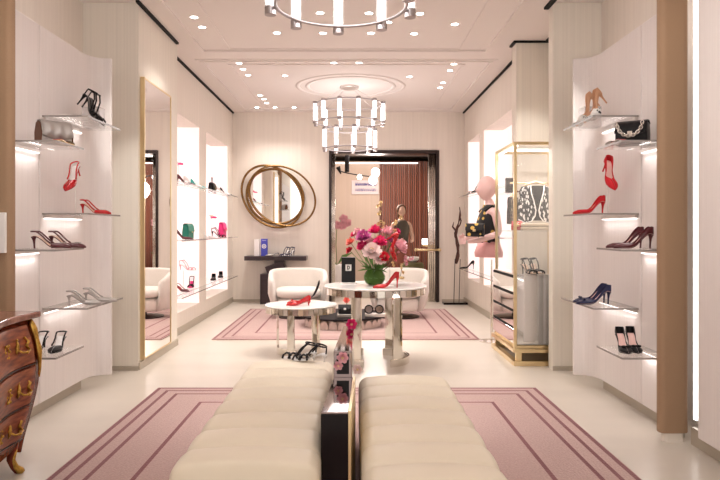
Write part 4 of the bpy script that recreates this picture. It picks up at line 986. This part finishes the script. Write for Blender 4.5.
# ------------------------------------------------------------------ antique bombe commode at the left front
t = empty('commode', (0, 0, 0), label='antique serpentine wooden commode with gilt handles at the left front', cat='chest of drawers')
fy0, fy1 = 2.30, 3.56; zt_ = .85
def fx(u, v):   # front surface x at lengthwise u (0 near, 1 far), height v (0 bottom, 1 top)
    serp = .035*math.cos(2*PI*(u-.5))+.02*math.cos(4*PI*(u-.5))
    bomb = .085*math.sin(PI*min(1, max(0, (v-.02)/.98)))**1.0*(.35+.65*v)+.015
    return -1.752+serp*.8+bomb-.03*(1-v)
def fyy(u, v): # ends bulge too
    c = (fy0+fy1)/2; hw = (fy1-fy0)/2-.035; b = 1+(.06*math.sin(PI*v)*(.3+.7*v)-.05*(1-v))
    return c+(u*2-1)*hw*b
def front_patch(v0, v1, u0, u1, off=0., nu=28, nv=12, apron=False):
    m = MB(); A = []; B = []
    for j in range(nv+1):
        ra = []; rb = []
        for i in range(nu+1):
            u = u0+(u1-u0)*i/nu; lo = v0
            if apron: lo = v0+(.115*(abs(2*u-1)**5)-0.055*max(0, math.cos(PI*(u-.5)*2.0))*0-.0)-.06*math.exp(-((u-.5)/.12)**2)
            wav = .012*math.sin(2*PI*u*1.0+.4) if not apron else 0
            v = lo+(v1-lo)*j/nv; z = .10+v*(zt_-.035-.10)
            ra.append((fx(u, v)+off, fyy(u, v), z)); rb.append((fx(u, v)+off-.018, fyy(u, v), z))
        A.append(ra); B.append(rb)
    n = nu+1; vs = [p for r_ in A for p in r_]+[p for r_ in B for p in r_]; o = (nv+1)*n; fs = []
    for j in range(nv):
        for i in range(nu): a = j*n+i; fs += [(a, a+1, a+n+1, a+n), (o+a, o+a+n, o+a+n+1, o+a+1)]
    for i in range(nu): fs += [(i, o+i, o+i+1, i+1), (nv*n+i, nv*n+i+1, o+nv*n+i+1, o+nv*n+i)]
    for j in range(nv): a = j*n; fs += [(a, a+n, o+a+n, o+a), (a+nu, o+a+nu, o+a+n+nu, a+n+nu)]
    return m.add(vs, fs)
front_patch(0.0, 1.0, 0, 1, -.006, apron=True).build('carcass_front', 'wood', t, smooth=True)
for u, nm in ((0, 'side_panel'), (1, 'side_panel')):
    rows = []
    for j in range(13):
        v = j/12; z = .10+v*(zt_-.035-.10); rows.append([(fx(u, v)-.006+(-2.215-fx(u, v))*i/6, fyy(u, v)+(.0 if i in (0, 6) else (1 if u else -1)*.008), z) for i in range(7)])
    MB().loft(rows, closed=False).build(nm, 'wood', t, smooth=True, solid=.012)
MB().box(-2.225, -2.21, fy0+.03, fy1-.03, .12, zt_-.035).build('back_panel', 'darkwood', t)
MB().box(-2.21, -1.88, fy0+.06, fy1-.06, .16, .18).build('bottom_panel', 'darkwood', t)
def handle(parent, u, v, s=1.):
    y, x, z = fyy(u, v), fx(u, v)+.004, .10+v*(zt_-.135)
    m = MB()
    m.tube([(x+.004, y-.06*s, z-.005), (x+.03, y-.05*s, z-.028*s), (x+.036, y, z-.034*s), (x+.03, y+.05*s, z-.028*s), (x+.004, y+.06*s, z-.005)], .0055, 8)
    for sy in (-1, 1):
        m.tube([(x, y+sy*.060*s, z-.045*s), (x+.012, y+sy*.072*s, z-.02*s), (x+.006, y+sy*.055*s, z), (x+.014, y+sy*.07*s, z+.025*s), (x, y+sy*.052*s, z+.05*s)], [.004, .008, .011, .008, .004], 6)
        m.sph((x+.004, y+sy*.06*s, z-.002), .013*s, 6); m.sph((x+.002, y+sy*.05*s, z+.05*s), .009*s, 6)
    m.sph((x+.036, y, z-.034*s), .009, 6, (1, 1.6, 1)); m.build('handle', 'ormolu', parent, smooth=True)
def scroll(parent, u, v, s=1., nm='escutcheon'):
    y, x, z = fyy(u, v), fx(u, v)+.006, .10+v*(zt_-.135); m = MB()
    m.tube([(x, y+.022*s*math.cos(a), z+.034*s*math.sin(a)) for a in [2*PI*k/14 for k in range(14)]], .006*s, 6, closed=True)
    for a in range(6): m.sph((x+.004, y+.026*s*math.cos(a*PI/3), z+.042*s*math.sin(a*PI/3)), .010*s, 6)
    m.build(nm, 'ormolu', parent, smooth=True)
for v0, v1 in ((.685, .965), (.385, .655), (.125, .355)):
    d = front_patch(v0, v1, .055, .945, .008).build('drawer', 'woodlight', t, smooth=True, bevel=.003)
    vm = (v0+v1)/2
    for u in (.14, .86): handle(d, u, vm, .8)
    for u in (.27, .73): scroll(d, u, vm, .8, 'inlay_mount')
    scroll(d, .5, vm, .9)
    m = MB()
    for v in (v0-.012,):
        m.tube([(fx(u/30, v)+.004, fyy(u/30, v), .10+v*(zt_-.135)) for u in range(1, 30)], .0035, 6)
    m.build('brass_rail', 'bronze', d, smooth=True)
# marble top with serpentine edge
pts = [(-2.235, fy0-.01)]+[(fx(i/30, 1.0)+.035, fy0-.01+(fy1-fy0+.03)*i/30) for i in range(31)]+[(-2.235, fy1+.02)]
MB().prism(pts, zt_-.034, zt_).build('marble_top', 'marble_brown', t, bevel=.009)
for u, s_ in ((.015, -1), (.985, 1)):
    p = [(fx(u, v)+.006, fyy(u, v), .10+v*(zt_-.135)) for v in [1-.04*i for i in range(12)]]
    MB().tube(p, [.010, .018, .022, .018, .014, .017, .019, .015, .011, .009, .007, .004], 8).build('corner_mount', 'ormolu', t, smooth=True)
def leg(u, front=True):
    s_ = 1 if u > .5 else -1; x0 = fx(u, 0)-.03 if front else -2.19; y0 = fyy(u, .05)-s_*.02; r = MB()
    secs = [(.25, 0, 0, .042), (.19, .004, .0, .036), (.13, .002, -.004*s_, .027), (.075, -.004, -.010*s_, .020), (.035, .006, .0, .017), (.012, .022, .012*s_, .020), (.0, .028, .016*s_, .020)]
    r.tube([(x0+a*(1 if front else 0), y0+b, z) for z, a, b, q in secs], [q for *_, q in secs], 10); o = r.build('leg', 'wood', t, smooth=True)
    m = MB(); m.tube([(x0+.012+(a if front else 0), y0+b, z) for z, a, b, q in secs[2:]], [.016, .013, .016, .022, .022], 8); m.build('sabot', 'ormolu', o, smooth=True)
for u in (.02, .98): leg(u); leg(u, False)

# ------------------------------------------------------------------ ring chandeliers
def chandelier(x, y, label, ph2, up=0.):
    t = empty('ring_chandelier', (x, y, CZ), label=label, cat='chandelier', group='two tier tube chandeliers')
    MB().lathe([(.001, -.03), (.13, -.03), (.14, -.02), (.14, 0), (.001, 0)], 32).build('ceiling_plate', 'chrome_soft', t)
    for R_, z1, z0, n, ph in ((.475, -.24, -.56, 12, R(15)), (.345, -.58+up, -.91+up, 9, R(ph2))):
        for z in (z1-.015, z0+.035):
            MB().tube([(R_*math.cos(2*PI*i/64), R_*math.sin(2*PI*i/64), z) for i in range(64)], .009, 8, closed=True).build('ring', 'ringmetal', t, smooth=True)
        proto = None
        for i in range(n):
            a = ph+2*PI*i/n-PI/2
            if proto is None:
                proto = MB().cyl((0, 0, z0+.045), (0, 0, z1-.035), .024, n=16).build('lamp_tube', 'tube', t, smooth=False); smooth_sharp(proto)
                for c0, c1 in ((z0, z0+.045), (z1-.035, z1)): smooth_sharp(MB().cyl((0, 0, c0), (0, 0, c1), .031, n=16).build('end_cap', 'ringmetal', proto))
                smooth_sharp(MB().tube([(0, 0, z0+.04), (0, 0, z1-.03)], .0335, 16).build('glass_sleeve', 'clear', proto)); o = proto
            else: o = dup(proto, t)
            o.location = ((R_+.035)*math.cos(a), (R_+.035)*math.sin(a), 0)
    for i in range(4):
        a = PI/4+i*PI/2; MB().cyl((.10*math.cos(a), .10*math.sin(a), -.03), (.475*math.cos(a), .475*math.sin(a), -.25), .003, n=6).build('cable', 'chrome_soft', t)
        MB().cyl((.475*math.cos(a), .475*math.sin(a), -.53), (.345*math.cos(a), .345*math.sin(a), -.58+up), .003, n=6).build('cable', 'chrome_soft', t)
    light('chandelier_light', 'POINT', (0, 0, -.75), 16, (1, .95, .93), t, shadow_soft_size=.35)
chandelier(-.06, 3.42, 'nearer two-tier ring chandelier of glowing tubes cut by the top edge', 3.5+180, -.03)
chandelier(-.05, 9.5, 'farther two-tier ring chandelier of glowing tubes before the doorway', 11.5, -.03)

# ------------------------------------------------------------------ recessed downlights
DL = [(194, 17, 'at the upper left'), (202, 27, 'just right of the upper left one'), (269, 12, 'under the left end of the near chandelier'), (277, 32.7, 'left in the row below the near chandelier'), (320, 12.7, 'seen through the near chandelier left of centre'),
      (323, 33, 'centre left in the row below the near chandelier'), (371, 33, 'centre right in the row below the near chandelier'), (369, 13, 'seen through the near chandelier right of centre'), (414, 33.5, 'right in the row below the near chandelier'),
      (420, 13.5, 'right of the near chandelier'), (388, 22, 'tucked below the right tubes of the near chandelier'), (455, 24, 'at the upper right'),
      (239, 63, 'first of the slanting trio on the left'), (243, 69, 'middle of the slanting trio on the left'), (248, 75, 'last of the slanting trio on the left'), (285, 75.6, 'alone left of the ceiling rose'),
      (260, 95.3, 'first of the far left string'), (264, 99, 'second of the far left string'), (266.5, 103, 'third of the far left string'), (257, 107.3, 'in the back left corner'), (275, 107.3, 'middle of the back row'), (294, 107.3, 'right end of the back left row'),
      (334, 62.6, 'left one before the ceiling rose'), (359, 62.6, 'right one before the ceiling rose'), (409.5, 76.6, 'alone right of the ceiling rose'), (454, 64, 'first of the right hand pair'), (450, 70.5, 'second of the right hand pair'),
      (443, 82.5, 'first of the far right pair'), (440, 87.5, 'second of the far right pair')]
proto = None
for i, (x, y, w_) in enumerate(DL):
    d = (CZ-1.3)*F/(CY-y); p = ((x-CX)*d/F, d, CZ)
    lab = 'recessed round ceiling downlight, ' + w_
    if proto is None:
        proto = o = empty('ceiling_downlight', p)
        MB().lathe([(.036, -.004), (.046, -.004), (.048, .0), (.036, .0)], 24, caps=False).build('trim_ring', 'white', o); MB().lathe([(.001, -.003), (.036, -.003), (.036, 0)], 20).build('lamp_disc', 'bulb', o)
        light('downlight_beam', 'SPOT', (0, 0, -.02), 34, (1, .93, .87), o, spot_size=R(95), spot_blend=.9, shadow_soft_size=.04)
    else: o = dup(proto)
    o.location = p; tag(o, lab, 'ceiling light', 'recessed ceiling downlights')
# near part of the room, outside the frame: the same lamps carry on towards the shop front
for x, y, w_ in ((-1.4, .8, 'left, closest to the shop front'), (1.25, .8, 'right, closest to the shop front'), (-1.4, 3.0, 'left, over the wooden commode'), (1.25, 3.0, 'right, over the near rug edge')):
    o = dup(proto); o.location = (x, y, CZ); tag(o, 'recessed round ceiling downlight, '+w_, 'ceiling light', 'recessed ceiling downlights')
# picture-lights aimed at the shelf niches
for X, sg in ((PL, 1), (PR, -1)):
    for y in (4.30, 4.85):
        light('niche_spot', 'SPOT', (X+sg*.55, y-.1, CZ-.03), 62, (1, .96, .95), None, (0, R(-sg*20), 0), spot_size=R(38), spot_blend=.9, shadow_soft_size=.05)

# added fill spots, out of view, to brighten wall returns, pier and shelves
def washer(px_, tx, w_, e=120, ang=26):
    t = empty('fill_spotlight', px_, label='added unseen fill spotlight '+w_, cat='ceiling light'); d = Vector(tx)-Vector(px_)
    MB().lathe([(.036, -.006), (.050, -.006), (.050, 0), (.036, 0)], 24, caps=False).build('trim_ring', 'white', t); MB().lathe([(.001, -.004), (.036, -.004)], 20).build('lamp_disc', 'bulb', t)
    light('spotlight_beam', 'SPOT', (0, 0, -.02), e, (1, .95, .90), t, tuple(d.to_track_quat('-Z', 'Y').to_euler()), spot_size=R(ang), spot_blend=.9, shadow_soft_size=.04)
washer((-1.45, 4.3, CZ), (-1.98, 5.98, 1.6), 'over the left shelf niche, aimed at the far return wall')
washer((1.30, 4.3, CZ), (1.90, 5.98, 1.6), 'over the right shelf niche, aimed at the far return wall')
washer((1.20, 5.65, CZ), (2.0, 7.19, 2.2), 'before the brass cabinet, aimed at the wall pier', 90)
washer((-1.2, 2.9, CZ), (-2.17, 4.3, 1.4), 'over the commode, aimed at the left shelves', 45, 60)
washer((1.05, 2.9, CZ), (2.0, 4.3, 1.4), 'right of the near chandelier, aimed at the right shelves', 45, 60)
